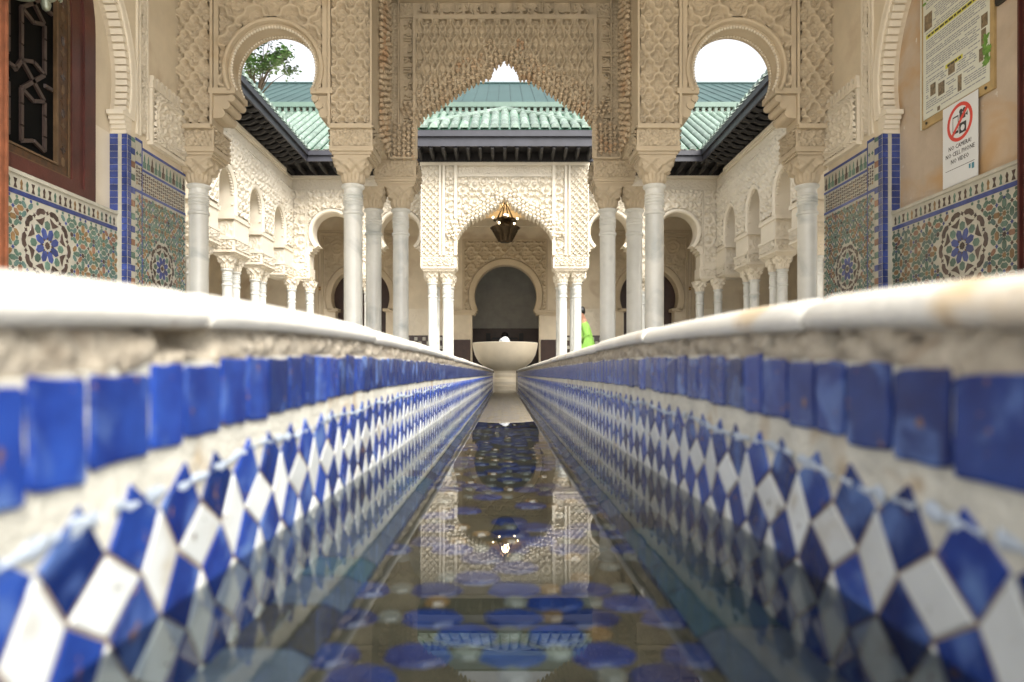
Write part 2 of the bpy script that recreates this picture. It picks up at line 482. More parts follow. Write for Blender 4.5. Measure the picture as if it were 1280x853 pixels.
def text_g(s, g, F, a, b, c, sx, sy, ext, align='LEFT', rot=False, mi=0):
    cu = bpy.data.curves.new('lettering', 'FONT')
    cu.body, cu.extrude, cu.resolution_u, cu.align_x = s, 0.5, 1, align
    if ord(s[0]) > 255: cu.offset = 0.012
    o = bpy.data.objects.new('lettering', cu)
    COL.objects.link(o)
    me = bpy.data.meshes.new_from_object(o.evaluated_get(bpy.context.evaluated_depsgraph_get()))
    vs = []
    for v in me.vertices:
        x, y, z = v.co.x * sx, v.co.y * sy, (v.co.z + 0.5) * ext
        if rot: x, y = -y, x
        vs.append(F.p(a + x, b + y, c + z))
    g.add(vs, [tuple(p.vertices) for p in me.polygons], mi)
    bpy.data.meshes.remove(me); bpy.data.objects.remove(o); bpy.data.curves.remove(cu)
MOTTO = '\uFEED\uFEFB \uFECF\uFE8E\uFEDF\uFE90 \uFE87\uFEFB \uFE8D\uFEDF\uFEE0\uFEEA'[::-1]

# ---------------------------------------------------------------- ground
g = G()
g.box(W0, -60, 60, FLOOR - 0.02, FLOOR, -40, 120)
o = part('floor', g, None, FLOORM, kind='structure')

# ---------------------------------------------------------------- the water channel
XL, XR, YEND, YNEAR = 0.163, 0.176, 9.75, -0.5
def sag(y): return -0.031 * math.exp(-max(0.0, y - 0.2) / 0.36) if y > 0.2 else -0.031 - 0.06 * (0.2 - y)
def bed_z(y): return -0.168
P_ = 0.087
def channel_wall(s, X, joint0, pitch, label):
    t = thing('channel_wall', label, 'channel wall', (s * (X + 0.1), 4.6, FLOOR))
    F = side(s, X)                         # a = y, b = z, c into the channel
    rr = random.Random(11 if s < 0 else 23)
    # core under the tiles
    ys = [YNEAR + (0.9 - YNEAR) * i / 28 for i in range(29)] + [0.9 + (YEND - 0.9) * i / 60 for i in range(1, 61)]
    g = G()
    g.sweep(W0, [(0, 0), (0, 1)], [(0, 0)]) if False else None
    vs, fs = [], []
    for y in ys:
        z = sag(y)
        vs += [F.p(y, 0.0425 + z, -0.032), F.p(y, 0.027 + z, -0.030), F.p(y, 0.027 + z, -0.0015), F.p(y, -0.19, -0.0015), F.p(y, FLOOR, -0.0015), F.p(y, FLOOR, -0.17), F.p(y, 0.0425 + z, -0.17)]
    k = 7
    for i in range(len(ys) - 1):
        fs += [(i * k + q, i * k + (q + 1) % k, (i + 1) * k + (q + 1) % k, (i + 1) * k + q) for q in range(k)]
    fs += [tuple(range(k)), tuple(range(len(vs) - k, len(vs)))]
    g.add(vs, fs)
    part('wall_core', g, t, GROUT)
    # crumbling mortar bed between tiles and coping
    g = G(); vs, fs = [], []
    yb = [YNEAR + 0.006 * i for i in range(int((1.6 - YNEAR) / 0.006))] + [1.6 + 0.06 * i for i in range(int((YEND - 1.6) / 0.06) + 1)]
    nz = 7
    for y in yb:
        z = sag(y)
        for q in range(nz):
            f = q / (nz - 1)
            b = 0.0455 + z - f * (0.0200 + 0.005 * rr.random())
            c = -0.0035 + 0.0025 * math.sin(f * PI) + 0.0016 * math.sin(y * 83 + 2 * math.sin(y * 37) + f * 5) + rr.uniform(-0.0016, 0.0016) - (0.008 if (f < 0.4 and rr.random() < 0.10) else 0)
            holes = ((0.322, 0.384),) if s < 0 else ((0.360, 0.378), (0.452, 0.458))
            if any(h0 < y < h1 for h0, h1 in holes) and 0.1 < f < 0.62: c -= 0.022
            vs.append(F.p(y, b, c))
    for i in range(len(yb) - 1):
        fs += [(i * nz + q, i * nz + q + 1, (i + 1) * nz + q + 1, (i + 1) * nz + q) for q in range(nz - 1)]
    g.add(vs, fs)
    part('mortar_bed', g, t, BED, smooth=True)
    # coping stones with a bullnose edge
    js = [joint0 - pitch * 2, joint0 - pitch]
    while js[-1] < YEND - 0.2: js.append(js[-1] + pitch * rr.uniform(0.94, 1.06) if js[-1] > joint0 - 0.01 else js[-1] + pitch)
    js[-1] = YEND
    for i in range(len(js) - 1):
        y0, y1 = js[i] + 0.0012, js[i + 1] - 0.0012
        g = G(); vs, fs = [], []
        n = 16 if y0 < 1.2 else 6
        dz, dc = rr.uniform(-0.0012, 0.0012), rr.uniform(-0.0015, 0.0015)
        st = [0, 0.012, 0.03] + [0.03 + 0.94 * q / n for q in range(1, n)] + [0.97, 0.988, 1]
        for f in st:
            y = y0 + (y1 - y0) * f
            e = min(f, 1 - f) * (y1 - y0)
            sh = 0.0022 * max(0, 1 - e / 0.012)
            z = sag(y) + dz
            prof = [(-0.15, 0.064 - sh), (-0.016, 0.064 - sh)]
            for q in range(1, 6):
                th = PI / 2 - PI / 2 * q / 6
                prof.append((-0.016 + (0.020 - sh) * math.cos(th) + dc, 0.050 + (0.014 - sh) * math.sin(th)))
            prof += [(0.0045 - sh + dc, 0.051), (0.0042 - sh + dc, 0.048), (0.002 - sh + dc, 0.0448), (-0.004, 0.0432 + sh), (-0.15, 0.0432 + sh)]
            k = len(prof)
            vs += [F.p(y, b + z, c) for c, b in prof]
        m = len(st)
        for q in range(m - 1):
            fs += [(q * k + r, q * k + (r + 1) % k, (q + 1) * k + (r + 1) % k, (q + 1) * k + r) for r in range(k)]
        fs += [tuple(range(k)), tuple(range((m - 1) * k, m * k))]
        g.add(vs, fs)
        part('coping_stone', g, t, COPING, smooth='auto')
    # one row of square blue tiles
    y = 0.02 + rr.random() * 0.02
    rest = G()
    while y < YEND - 0.05:
        wd = rr.uniform(0.033, 0.047)
        gp = rr.uniform(0.0012, 0.0034) if y < 1.2 else 0.003
        z0, z1 = -0.0135 + sag(y + wd / 2) + rr.uniform(-0.001, 0.001), 0.0255 + sag(y + wd / 2) + rr.uniform(-0.0015, 0.0015)
        sk = rr.uniform(-0.0012, 0.0012)
        po = [(y + gp / 2, z0), (y + wd - gp / 2, z0 + sk), (y + wd - gp / 2, z1), (y + gp / 2, z1 - sk)]
        if y < 0.95:                                       # hand cut: wavering edges, knocked corners
            q = []
            for i in range(4):
                p0, p1 = po[i], po[(i + 1) % 4]
                for f in (0.05, 0.3, 0.6, 0.95):
                    q.append((p0[0] + (p1[0] - p0[0]) * f + rr.uniform(-.0007, .0007), p0[1] + (p1[1] - p0[1]) * f + rr.uniform(-.0007, .0007)))
            po = q
        gg = G() if y < 0.95 else rest
        gg.prism(F, po, -0.0012, 0.0001, 0, 0) ; gg.prism(F, po, 0.0001, 0.0006, 0, 0.0014)
        if y < 0.95: part('blue_tile', gg, t, BLUE)
        y += wd
    part('blue_tile_row', rest, t, BLUE, kind='stuff')
    # harlequin mosaic of white and blue rhombs below
    zc = -0.067
    rest = G()
    j = 0
    y00 = 0.02
    nj = int((YEND - 0.1 - y00) / (P_ / 2))
    hw, hh = {0: 0.026, 1: 0.0175}, {0: 0.018, 1: 0.0255}
    def shrink(po, k=0.0009):
        cx = sum(p[0] for p in po) / len(po); cy = sum(p[1] for p in po) / len(po)
        r = []
        for a, b in po:
            L = math.hypot(a - cx, b - cy)
            r.append((cx + (a - cx) * (1 - k * 1.6 / L) + rr.uniform(-.0003, .0003), cy + (b - cy) * (1 - k * 1.6 / L) + rr.uniform(-.0003, .0003)))
        return r
    for j in range(nj):
        yj = y00 + j * P_ / 2
        sg = sag(yj); sg2 = sag(yj + P_ / 2); sT = sag(yj + P_ / 4)
        for k in range(3):
            zk = zc - 0.0435 * k
            ty, ty2 = (j + k) % 2, (j + k + 1) % 2
            wpoly = [(yj - hw[ty], zk + sag(yj - hw[ty])), (yj, zk - hh[ty] + sg), (yj + hw[ty], zk + sag(yj + hw[ty])), (yj, zk + hh[ty] + sg)]
            yT, yU = yj + hw[ty], yj + hw[1 - ty]
            bpoly = [(yT, zk + sag(yT)), (yj + P_ / 2, zk + hh[ty2] + sg2), (yU, zk + 0.0435 + sag(yU)), (yj, zk + hh[ty] + sg)]
            for nm, po, mi in (('white_tile', wpoly, 1), ('blue_rhomb_tile', bpoly, 0)):
                po = shrink(po)
                pr = rr.uniform(-0.0002, 0.0003)
                near = yj < 0.98
                gg = G() if near else rest
                mm = 0 if near else mi
                gg.prism(F, po, -0.0014, -0.0006 + pr, mm)
                gg.prism(F, po, -0.0006 + pr, -0.0001 + pr, mm, 0.0010)
                if near: part(nm, gg, t, WHITE if mi else BLUE)
    part('rhomb_tile_mosaic', rest, t, BLUE, WHITE, kind='stuff')
    g = G(); vs, fs = [], []
    for y in ys:
        z = sag(y)
        vs += [F.p(y, -0.0475 + z, -0.0014), F.p(y, -0.0475 + z, -0.0009), F.p(y, -0.158, -0.0009)]
    for i in range(len(ys) - 1):
        fs += [(3 * i, 3 * i + 1, 3 * i + 4, 3 * i + 3), (3 * i + 1, 3 * i + 2, 3 * i + 5, 3 * i + 4)]
    g.add(vs, fs)
    part('mosaic_grout', g, t, GROUTB)
    # limescale tide line left by an older water level
    g = G(); vs, fs = [], []
    yb = [0.1 + 0.006 * i for i in range(330)]
    for y in yb:
        z = -0.0335 + sag(y) + 0.002 * math.sin(y * 31) + rr.uniform(-0.0012, 0.0012)
        h = 0.0010 + 0.0034 * rr.random() ** 2
        vs += [F.p(y, z + h, -0.0004), F.p(y, z + rr.uniform(-.001, .001), 0.0007), F.p(y, z - h, -0.0004)]
    for i in range(len(yb) - 1):
        if rr.random() < 0.22: continue
        fs += [(3 * i, 3 * i + 1, 3 * i + 4, 3 * i + 3), (3 * i + 1, 3 * i + 2, 3 * i + 5, 3 * i + 4)]
    g.add(vs, fs)
    part('limescale_line', g, t, LIME, smooth=True)
    return t
channel_wall(-1, XL, 0.375, 0.455, 'left blue and white tiled channel wall under white marble coping')
channel_wall(1, XR, 0.404, 0.47, 'right blue and white tiled channel wall under white marble coping')

# channel bed: mosaic of blue ovals and pale chips, fillet tiles along both edges
BEDZ = -0.166
g = G()
g.box(W0, -XL, XR, BEDZ - 0.02, BEDZ - 0.004, YNEAR, YEND)
bed = part('channel_bed', g, None, OLIVE, kind='structure')
rr = random.Random(5)
rest = G()
def bedpoly(cx, cy, rx, ry, n=9):
    return [(cx + rx * math.cos(2 * PI * i / n) * rr.uniform(0.9, 1.06), cy + ry * math.sin(2 * PI * i / n) * rr.uniform(0.9, 1.06)) for i in range(n)]
UP = Fr((0, 0, BEDZ - 0.004), (1, 0, 0), (0, 1, 0))
class FlatF:                                  # a = x, b = y, c = up
    def p(s, a, b, c): return (a, b, BEDZ - 0.004 + c)
FB = FlatF()
row = 0
y = 0.1
while y < YEND - 0.1:
    for i in range(-2, 3):
        cx = 0.006 + (i + (0.5 if row % 2 else 0)) * 0.056 + rr.uniform(-.004, .004)
        if -0.118 < cx < 0.13:
            near = y < 1.5
            if rr.random() < 0.55:
                gg = G() if near else rest
                gg.prism(FB, bedpoly(cx, y, 0.0215, 0.017), 0, 0.003, 0, 0.002)
                if near: part('blue_bed_tile', gg, bed, BEDBLUE)
            cx2 = cx + 0.028
            if cx2 < 0.125:
                gg = G() if near else rest
                mi = 1 if rr.random() < 0.6 else 2
                if rr.random() < 0.35: continue
                gg.prism(FB, bedpoly(cx2, y + 0.004, 0.010, 0.010, 7), 0, 0.003, mi if not near else 0, 0.002)
                if near: part('pale_bed_tile', gg, bed, BEDPALE if mi == 1 else ZOCHRE)
    y += 0.031
    row += 1
part('bed_mosaic', rest, bed, BEDBLUE, BEDPALE, ZOCHRE, kind='stuff')
rest = G()
for s, X, xi in ((-1, XL, 0.112), (1, XR, 0.122)):
    y = -0.1
    while y < YEND:
        L = rr.uniform(0.05, 0.09)
        c = rr.choice((0, 1, 1, 2, 0))
        near = y < 1.3
        gg = G() if near else rest
        y1 = min(YEND, y + L - 0.002)
        gg.add([(s * xi, y, BEDZ), (s * xi, y1, BEDZ), (s * (xi + 0.012), y1, BEDZ + 0.006), (s * (xi + 0.012), y, BEDZ + 0.006),
                (s * (X + 0.001), y, BEDZ + 0.007), (s * (X + 0.001), y1, BEDZ + 0.007), (s * xi, y, BEDZ - 0.006), (s * xi, y1, BEDZ - 0.006)],
               [(0, 1, 2, 3), (3, 2, 5, 4), (6, 7, 1, 0)], 0 if near else c)
        if near: part('fillet_tile', gg, bed, (BASE_CYAN, FILLET, OLIVE)[c])
        y += L
part('fillet_strip', rest, bed, BASE_CYAN, FILLET, OLIVE, kind='stuff')
g = G()
vs = [(-XL - 0.001, YNEAR, WATER), (XR + 0.001, YNEAR, WATER), (XR + 0.001, YEND, WATER), (-XL - 0.001, YEND, WATER)]
FC = (0.005, 10.45)
cir = [(FC[0] + 0.95 * math.cos(-PI / 2 + 0.19 + (2 * PI - 0.38) * i / 40), FC[1] + 0.95 * math.sin(-PI / 2 + 0.19 + (2 * PI - 0.38) * i / 40), WATER) for i in range(41)]
vs = vs[:3] + cir + vs[3:]
g.add(vs, [tuple(range(len(vs)))])
me = mesh('water', g, [WATERM], weld=False)
link('water', me, None, kind='structure')

# ---------------------------------------------------------------- fountain
t = thing('fountain', 'round cream marble fountain bowl at the far end of the channel', 'fountain', (FC[0], FC[1], FLOOR))
fx, fy = FC
g = G().lathe(fx, fy, [(0.02, 0.13), (0.17, 0.05), (0.30, 0.10), (0.405, 0.19), (0.462, 0.29), (0.492, 0.40), (0.503, 0.470), (0.497, 0.477), (0.478, 0.470), (0.44, 0.36), (0.36, 0.28), (0.2, 0.24), (0.02, 0.23)], 48, cap=False)
part('bowl', g, t, BASINM, smooth='auto')
g = G().lathe(fx, fy, [(0.02, 0.128), (0.175, 0.055), (0.168, 0.02), (0.185, -0.01), (0.175, -0.05), (0.205, -0.07), (0.21, -0.10), (0.205, -0.13), (0.24, -0.3)], 32)
part('pedestal', g, t, BASINM, smooth='auto')
g = G().lathe(fx, fy, [(0.43, 0.425), (0.02, 0.427)], 40)
part('bowl_water', g, t, WATERM)
pr = [(0.088, 0.42)] + [(0.085 * math.cos(a) ** 0.8, 0.43 + 0.145 * math.sin(a)) for a in [PI / 2 * i / 8 for i in range(9)][:-1]] + [(0.012, 0.575), (0.004, 0.577)]
g = G().lathe(fx, fy, pr, 20)
for i in range(16):
    an, q = R.random() * 6.28, R.random()
    g.blob(W0, fx + 0.085 * math.cos(an), 0.44 + 0.09 * q, fy + 0.085 * math.sin(an), 0.018, 0.022, 0.018)
part('water_jet', g, t, FOAM, smooth=True)
g = G().lathe(fx, fy, [(0.96, WATER - 0.09), (0.96, 0.02), (1.12, 0.02), (1.12, FLOOR), (0.97, FLOOR)], 48, cap=False)
# the basin rim is open where the channel enters
keep = [i for i, f in enumerate(g.f) if not (min(g.v[j][1] for j in f) < fy - 0.9 and abs(sum(g.v[j][0] for j in f) / len(f)) < 0.2)]
g.f = [g.f[i] for i in keep]; g.m = [0] * len(g.f)
part('basin_rim', g, t, BASINM)
g = G().lathe(fx, fy, [(0.97, WATER - 0.085), (0.01, WATER - 0.08)], 40)
part('basin_bottom', g, t, OLIVE)

# ---------------------------------------------------------------- marble columns
CAPB, CAPT, MOLT, BLKT = 1.78, 2.00, 2.075, 2.275
def column_meshes(r, capw, name):
    z0 = FLOOR
    sh = G()
    prof = [(r * 1.45, z0), (r * 1.45, z0 + 0.05), (r * 1.15, z0 + 0.09), (r * 1.2, z0 + 0.12), (r * 1.0, z0 + 0.15), (r, CAPB - 0.30)]
    z = CAPB - 0.275
    for k in range(1):
        prof += [(r * 1.0, z - 0.01), (r * 1.13, z), (r * 1.13, z + 0.02), (r * 0.99, z + 0.03)]
    z += 0.085
    for k in range(4):
        prof += [(r * 0.99, z - 0.008), (r * 1.08, z + 0.001), (r * 1.08, z + 0.012), (r * 0.99, z + 0.02)]
        z += 0.03
    prof += [(r * 0.99, CAPB - 0.04), (r * 1.22, CAPB - 0.022), (r * 1.26, CAPB - 0.010), (r * 1.2, CAPB)]
    sh.lathe(0, 0, prof, 28)
    cp = G()
    seg = 72
    rows = 26
    vs, fs = [], []
    for k in range(rows + 1):
        f = k / rows
        z = CAPB + (CAPT - CAPB) * f
        for i in range(seg):
            th = 2 * PI * i / seg + PI / 4
            if f < 0.42:                                  # fluted acanthus leaves
                rad = r * (0.98 + 0.10 * math.sin(f / 0.42 * PI) + 0.26 * abs(math.cos(th * 7)) * math.sin(min(1, f / 0.36) * PI * 0.6) + 0.16 * max(0, (f - 0.3) / 0.12))
                x, y = rad * math.cos(th), rad * math.sin(th)
            else:
                q = (f - 0.42) / 0.58
                sqn = max(abs(math.cos(th)), abs(math.sin(th)))
                rc = r * 1.26 * (1 + 0.05 * q)
                rs = capw / 2 / sqn
                mixf = min(1, q * 1.25) ** 0.8
                rad = rc * (1 - mixf) + rs * mixf
                v = 0.15 * math.cos(8 * th) * math.sin(q * 2.2 * PI) + 0.09 * math.cos(16 * th) * math.sin(4 * PI * q)
                rad *= 1 + v * (q < 0.93)
                rad = min(rad, rs * 1.0)
                x, y = rad * math.cos(th), rad * math.sin(th)
            vs.append((x, y, z))
    for k in range(rows):
        fs += [(k * seg + i, k * seg + (i + 1) % seg, (k + 1) * seg + (i + 1) % seg, (k + 1) * seg + i) for i in range(seg)]
    fs += [tuple(range(seg)), tuple(range(rows * seg, (rows + 1) * seg))]
    cp.add(vs, fs)
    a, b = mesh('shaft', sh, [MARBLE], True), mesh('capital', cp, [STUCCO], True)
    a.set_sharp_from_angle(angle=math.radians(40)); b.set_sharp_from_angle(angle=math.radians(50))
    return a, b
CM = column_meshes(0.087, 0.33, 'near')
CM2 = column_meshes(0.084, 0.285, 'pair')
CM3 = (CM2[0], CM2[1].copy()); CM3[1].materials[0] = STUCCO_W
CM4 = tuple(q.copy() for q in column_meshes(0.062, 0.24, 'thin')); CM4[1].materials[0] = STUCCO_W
protos = {}
def column(x, y, ms, label, group):
    key = ms[0].name + ms[1].name
    if key not in protos:
        r = thing('marble_column', label, 'column', (0, 0, FLOOR), group)
        kids = [link('shaft', ms[0], r), link('capital', ms[1], r)]
        protos[key] = (r, kids)
    else:
        pr, pk = protos[key]
        r = pr.copy(); COL.objects.link(r)
        for ch in pk:
            c = ch.copy(); COL.objects.link(c); c.parent = r
    r.location = (x, y, FLOOR)
    for c in r.children: c.location = (0, 0, -FLOOR)
    r['label'], r['group'] = label, group
    return r
GN = 'marble columns of the near arcade'
DA, DB = 6.45, 7.40
column(ax(248.5, DA), DA, CM, 'stout marble column beside the left tiled wall end', GN)
column(ax(441.5, DA), DA, CM, 'tall near marble column at the left side of the central portal', GN)
column(ax(818, DA), DA, CM, 'tall near marble column at the right side of the central portal', GN)
column(ax(1009, DA), DA, CM, 'stout marble column beside the right tiled wall end', GN)
column(ax(467, DB), DB, CM2, 'outer column of the pair under the left end of the near portal arch', GN)
column(ax(501, DB), DB, CM2, 'inner column of the pair under the left end of the near portal arch', GN)
column(ax(759.5, DB), DB, CM2, 'inner column of the pair under the right end of the near portal arch', GN)
column(ax(793, DB), DB, CM2, 'outer column of the pair under the right end of the near portal arch', GN)
GF = 'white columns of the far pavilion'
DP = 13.40
for sx, sn in ((-1, 'left'), (1, 'right')):
    for xx, nm in ((1.42, 'outer'), (1.135, 'inner')):
        column(sx * xx, DP, CM3, f'{nm} front white column under the {sn} end of the far pavilion', GF)
        column(sx * xx, DP + 0.62, CM3, f'{nm} rear white column behind the {sn} front pair of the far pavilion', GF)
GS = 'white columns of the court side arcades'
for sx, sn in ((-1, 'left'), (1, 'right')):
    for k, (yc, nm) in enumerate(((7.875, 'first'), (9.175, 'pier closest to the vestibule'), (10.475, 'pier just behind the stout near column'), (11.775, 'middle pier seen through the near arcade'), (13.075, 'last free-standing pier before the far corner'))):
        if yc < 9: continue
        for dy, dn in ((-0.17, 'near'), (0.17, 'far')):
            column(sx * 4.72, yc + dy, CM3, f'{dn} white column of the {nm}, {sn} court wall', GS)
    column(sx * 4.50, 14.40, CM3, f'white corner column where the {sn} court wall meets the far wall', GS)
    column(sx * 4.22, 14.78, CM3, f'white column next to the {sn} far corner column', GS)
    column(sx * 2.98, 14.78, CM4, f'slender white column between the two {sn} arches of the far wall', GS)

# ---------------------------------------------------------------- shared masonry pieces
def pier_block(g, F, a0, a1, c0, c1, z0=MOLT, z1=BLKT):
    g.box(F, a0, a1, z0, z1, c0, c1)
def flare(g, F, a0, a1, c0, c1, z0=CAPT, z1=MOLT, e=0.03):
    # stepped moulding that spreads from the abacus to the block
    for i, (za, zb, q) in enumerate(((0, 0.3, -0.6), (0.3, 0.62, -0.1), (0.62, 1.0, 0.55))):
        g.box(F, a0 - e * q, a1 + e * q, z0 + (z1 - z0) * za, z0 + (z1 - z0) * zb, c0 + e * q, c1 - e * q)
def block_faces(parent, F, a0, a1, c0, c1, m, fn=None, depth=0.026, step=0.009, sides=(1, -1), z0=MOLT, z1=BLKT):
    fn = fn or script(0.075)
    carve('inscription_block', parent, F, a0 + 0.02, a1 - 0.02, z0 + 0.02, z1 - 0.02, step, fn, depth, c0 + 0.001, m)
    for s in sides:
        FS = Fr(F.p(a1 if s > 0 else a0, 0, 0), tuple(-F.n), tuple(F.u * s))
        carve('inscription_block', parent, FS, -c0 + 0.02, -c1 - 0.02, z0 + 0.02, z1 - 0.02, step, fn, depth, 0.001, m)

# ---------------------------------------------------------------- near arcade (left and right bays)
def arcade(s):
    sn = 'left' if s < 0 else 'right'
    t = thing('arcade_bay', f'brown carved stucco arcade bay with a horseshoe arch, {sn} of the central portal', 'arcade', (s * 2.1, 6.4, FLOOR), 'near arcade bays')
    d = 6.27
    F = Fr((0, d, 0), (-s, 0, 0), (0, -1, 0))   # a is negative on this bay whichever side it stands
    X = lambda px: ax(px, d)
    Z = lambda py: zy(py, d)
    aL, aJ, aK, aR = -3.05, X(267), X(413), X(466)
    zb = BLKT
    zs = Z(113)
    cx, cz, r = X(343), Z(88), 0.396
    top = 4.4
    path = arch_path(cx, cz, r, zs)
    poly = [(aL, zb), (aJ, zb), (aJ, zs)] + path + [(aK, zs), (aK, zb), (aR, zb), (aR, top), (aL, top)]
    g = G().solid(F, poly, -0.22, 0)
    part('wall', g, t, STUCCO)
    # sebka lattice panels
    pw, ph = 0.170, 0.262
    fn = sebka(pw, ph, u0=X(440), v0=Z(20))
    carve('lattice_panel', t, F, X(416), X(462.5), Z(156), 3.72, 0.0075, fn, 0.062, 0.004, STUCCO)
    fn2 = sebka(pw, ph, u0=X(247), v0=Z(20))
    carve('lattice_panel', t, F, -2.99, X(263), Z(156), 3.72, 0.0075, fn2, 0.062, 0.004, STUCCO)
    ring_o = arch_path(cx, cz, 0.463, zs)
    hole = inside([(cx - 0.44, zs - 1)] + ring_o + [(cx + 0.44, zs - 1)])
    fn3 = sebka(0.33, 0.36, u0=cx + 0.165, v0=Z(6), rib=0.25, ogee=0.22, fs=0.07)
    carve('spandrel_panel', t, F, X(276), X(403.5), zs, 3.72, 0.0075, fn3, 0.066, 0.004, STUCCO, mask=lambda a, b: ~hole(a, b))
    # vertical trims and mouldings
    g = G()
    for p0, p1, c in ((265, 268, 0.052), (269, 275, 0.036), (404, 410, 0.036), (411, 414.5, 0.052), (463.5, 466, 0.052)):
        g.box(F, X(p0), X(p1), Z(113) if p0 < 411 and p0 > 268 else Z(158), top, 0, c)
    for q in (0, 1):
        x0, x1 = ((-3.05, X(266)), (X(413.5), X(466)))[q]
        g.box(F, x0, x1, Z(162.5), Z(157), 0, 0.054 + 0.001 * q)
    part('trim_moulding', g, t, STUCCO)
    # archivolt: plain outer roll, beaded inner edge
    g = G()
    mid = arch_path(cx, cz, 0.396, zs, 40)
    g.sweep(F, mid, [(0.022, 0.0), (0.022, 0.030), (0.032, 0.060), (0.050, 0.066), (0.066, 0.056), (0.070, 0.0)])
    g.sweep(F, mid, [(-0.004, -0.22), (-0.004, 0.018), (0.008, 0.024), (0.021, 0.020), (0.021, -0.22)])
    part('archivolt', g, t, STUCCO, smooth='auto')
    for c, rd in ((0.014, 0.014), (-0.16, 0.012)):
      g = G()
      for i in range(58):
        q = i / 57 * 40
        k = int(min(39, q)); f = q - k
        a = mid[k][0] * (1 - f) + mid[k + 1][0] * f; b = mid[k][1] * (1 - f) + mid[k + 1][1] * f
        L = math.hypot(a - cx, b - cz)
        g.blob(F, a + (cx - a) / L * 0.008, b + (cz - b) / L * 0.008, c, rd, rd, rd, 6, 3)
      part('scalloped_edge', g, t, STUCCO_W, smooth=True)
    # stepped corbels at the springing
    for side_, xj in ((1, aJ), (-1, aK)):
        g = G()
        tip = cx - side_ * 0.356
        g.box(F, min(xj - side_ * 0.03, tip + side_ * 0.012), max(xj - side_ * 0.03, tip + side_ * 0.012), Z(119.5), Z(112.5), -0.26, 0.05)
        for k, (f, pya, pyb) in enumerate(((0.86, 120, 129), (0.62, 128, 138), (0.36, 137, 149))):
            xe = xj + (tip - xj) * f
            za, zb2 = Z(pyb), Z(pya)
            rc = (zb2 - za) / 2
            g.box(F, min(xj - side_ * 0.02, xe), max(xj - side_ * 0.02, xe), za, zb2, -0.24 + 0.004 * k, 0.012 + 0.004 * k)
            pts = [F.p(xe, (za + zb2) / 2, -0.25), F.p(xe, (za + zb2) / 2, 0.03)]
            g.tube(pts, rc, 10)
        part('corbel', g, t, STUCCO, smooth='auto')
    # blocks over the columns
    g = G()
    bl = ((-3.05, X(267), 0.0, -0.37), (aK, aR, 0.015, -0.37))
    for a0, a1, c0, c1 in bl:
        g = G()
        pier_block(g, F, a0, a1, c0, c1)
        flare(g, F, a0 + 0.01, a1 - 0.01, c0 - 0.01, c1 + 0.01)
        g.box(F, a0 - 0.012, a1 + 0.012, BLKT - 0.012, BLKT + 0.004, c0 + 0.012, c1 - 0.012)
        g.box(F, a0 - 0.008, a1 + 0.008, MOLT, MOLT + 0.016, c0 + 0.008, c1 - 0.008)
        part('impost_block', g, t, STUCCO)
    for a0, a1, c0, c1 in bl: block_faces(t, F, a0, a1, c0, c1, STUCCO)
    return t
arcade(-1); arcade(1)

# ---------------------------------------------------------------- near pavilion portal
def offset(path, e):
    out = []
    for i in range(len(path)):
        p, q = path[max(0, i - 1)], path[min(len(path) - 1, i + 1)]
        tx, ty = q[0] - p[0], q[1] - p[1]
        L = math.hypot(tx, ty) or 1
        out.append((path[i][0] - ty / L * e, path[i][1] + tx / L * e))
    return out
def muq_cells(g, F, path, tiers, cell, c_of, thick):
    # staggered tiers of little hanging prisms that follow an arch
    P = [Vector((a, b)) for a, b in path]
    L = [0]
    for i in range(1, len(P)): L.append(L[-1] + (P[i] - P[i - 1]).length)
    def at(s):
        s = max(0, min(L[-1], s))
        for i in range(1, len(P)):
            if L[i] >= s:
                f = (s - L[i - 1]) / max(1e-6, L[i] - L[i - 1])
                t = (P[i] - P[i - 1]).normalized()
                return P[i - 1].lerp(P[i], f), Vector((-t.y, t.x))
    for k in range(tiers):
        n = int(L[-1] / cell)
        for i in range(n):
            p, nr = at((i + (0.5 if k % 2 else 0.0) + 0.25) * cell)
            off = 0.022 + k * thick / tiers
            q = p + nr * off
            w_ = cell * 0.47
            c = c_of(k) + (0.014 if i % 2 else 0)
            # a little scooped niche: rounded hood with a pointed drop under it
            g.blob(F, q.x, q.y + cell * 0.10, c, w_, cell * 0.34, w_, 6, 3)
            g.blob(F, q.x, q.y - cell * 0.30, c - 0.006, w_ * 0.5, cell * 0.30, w_ * 0.55, 5, 2)
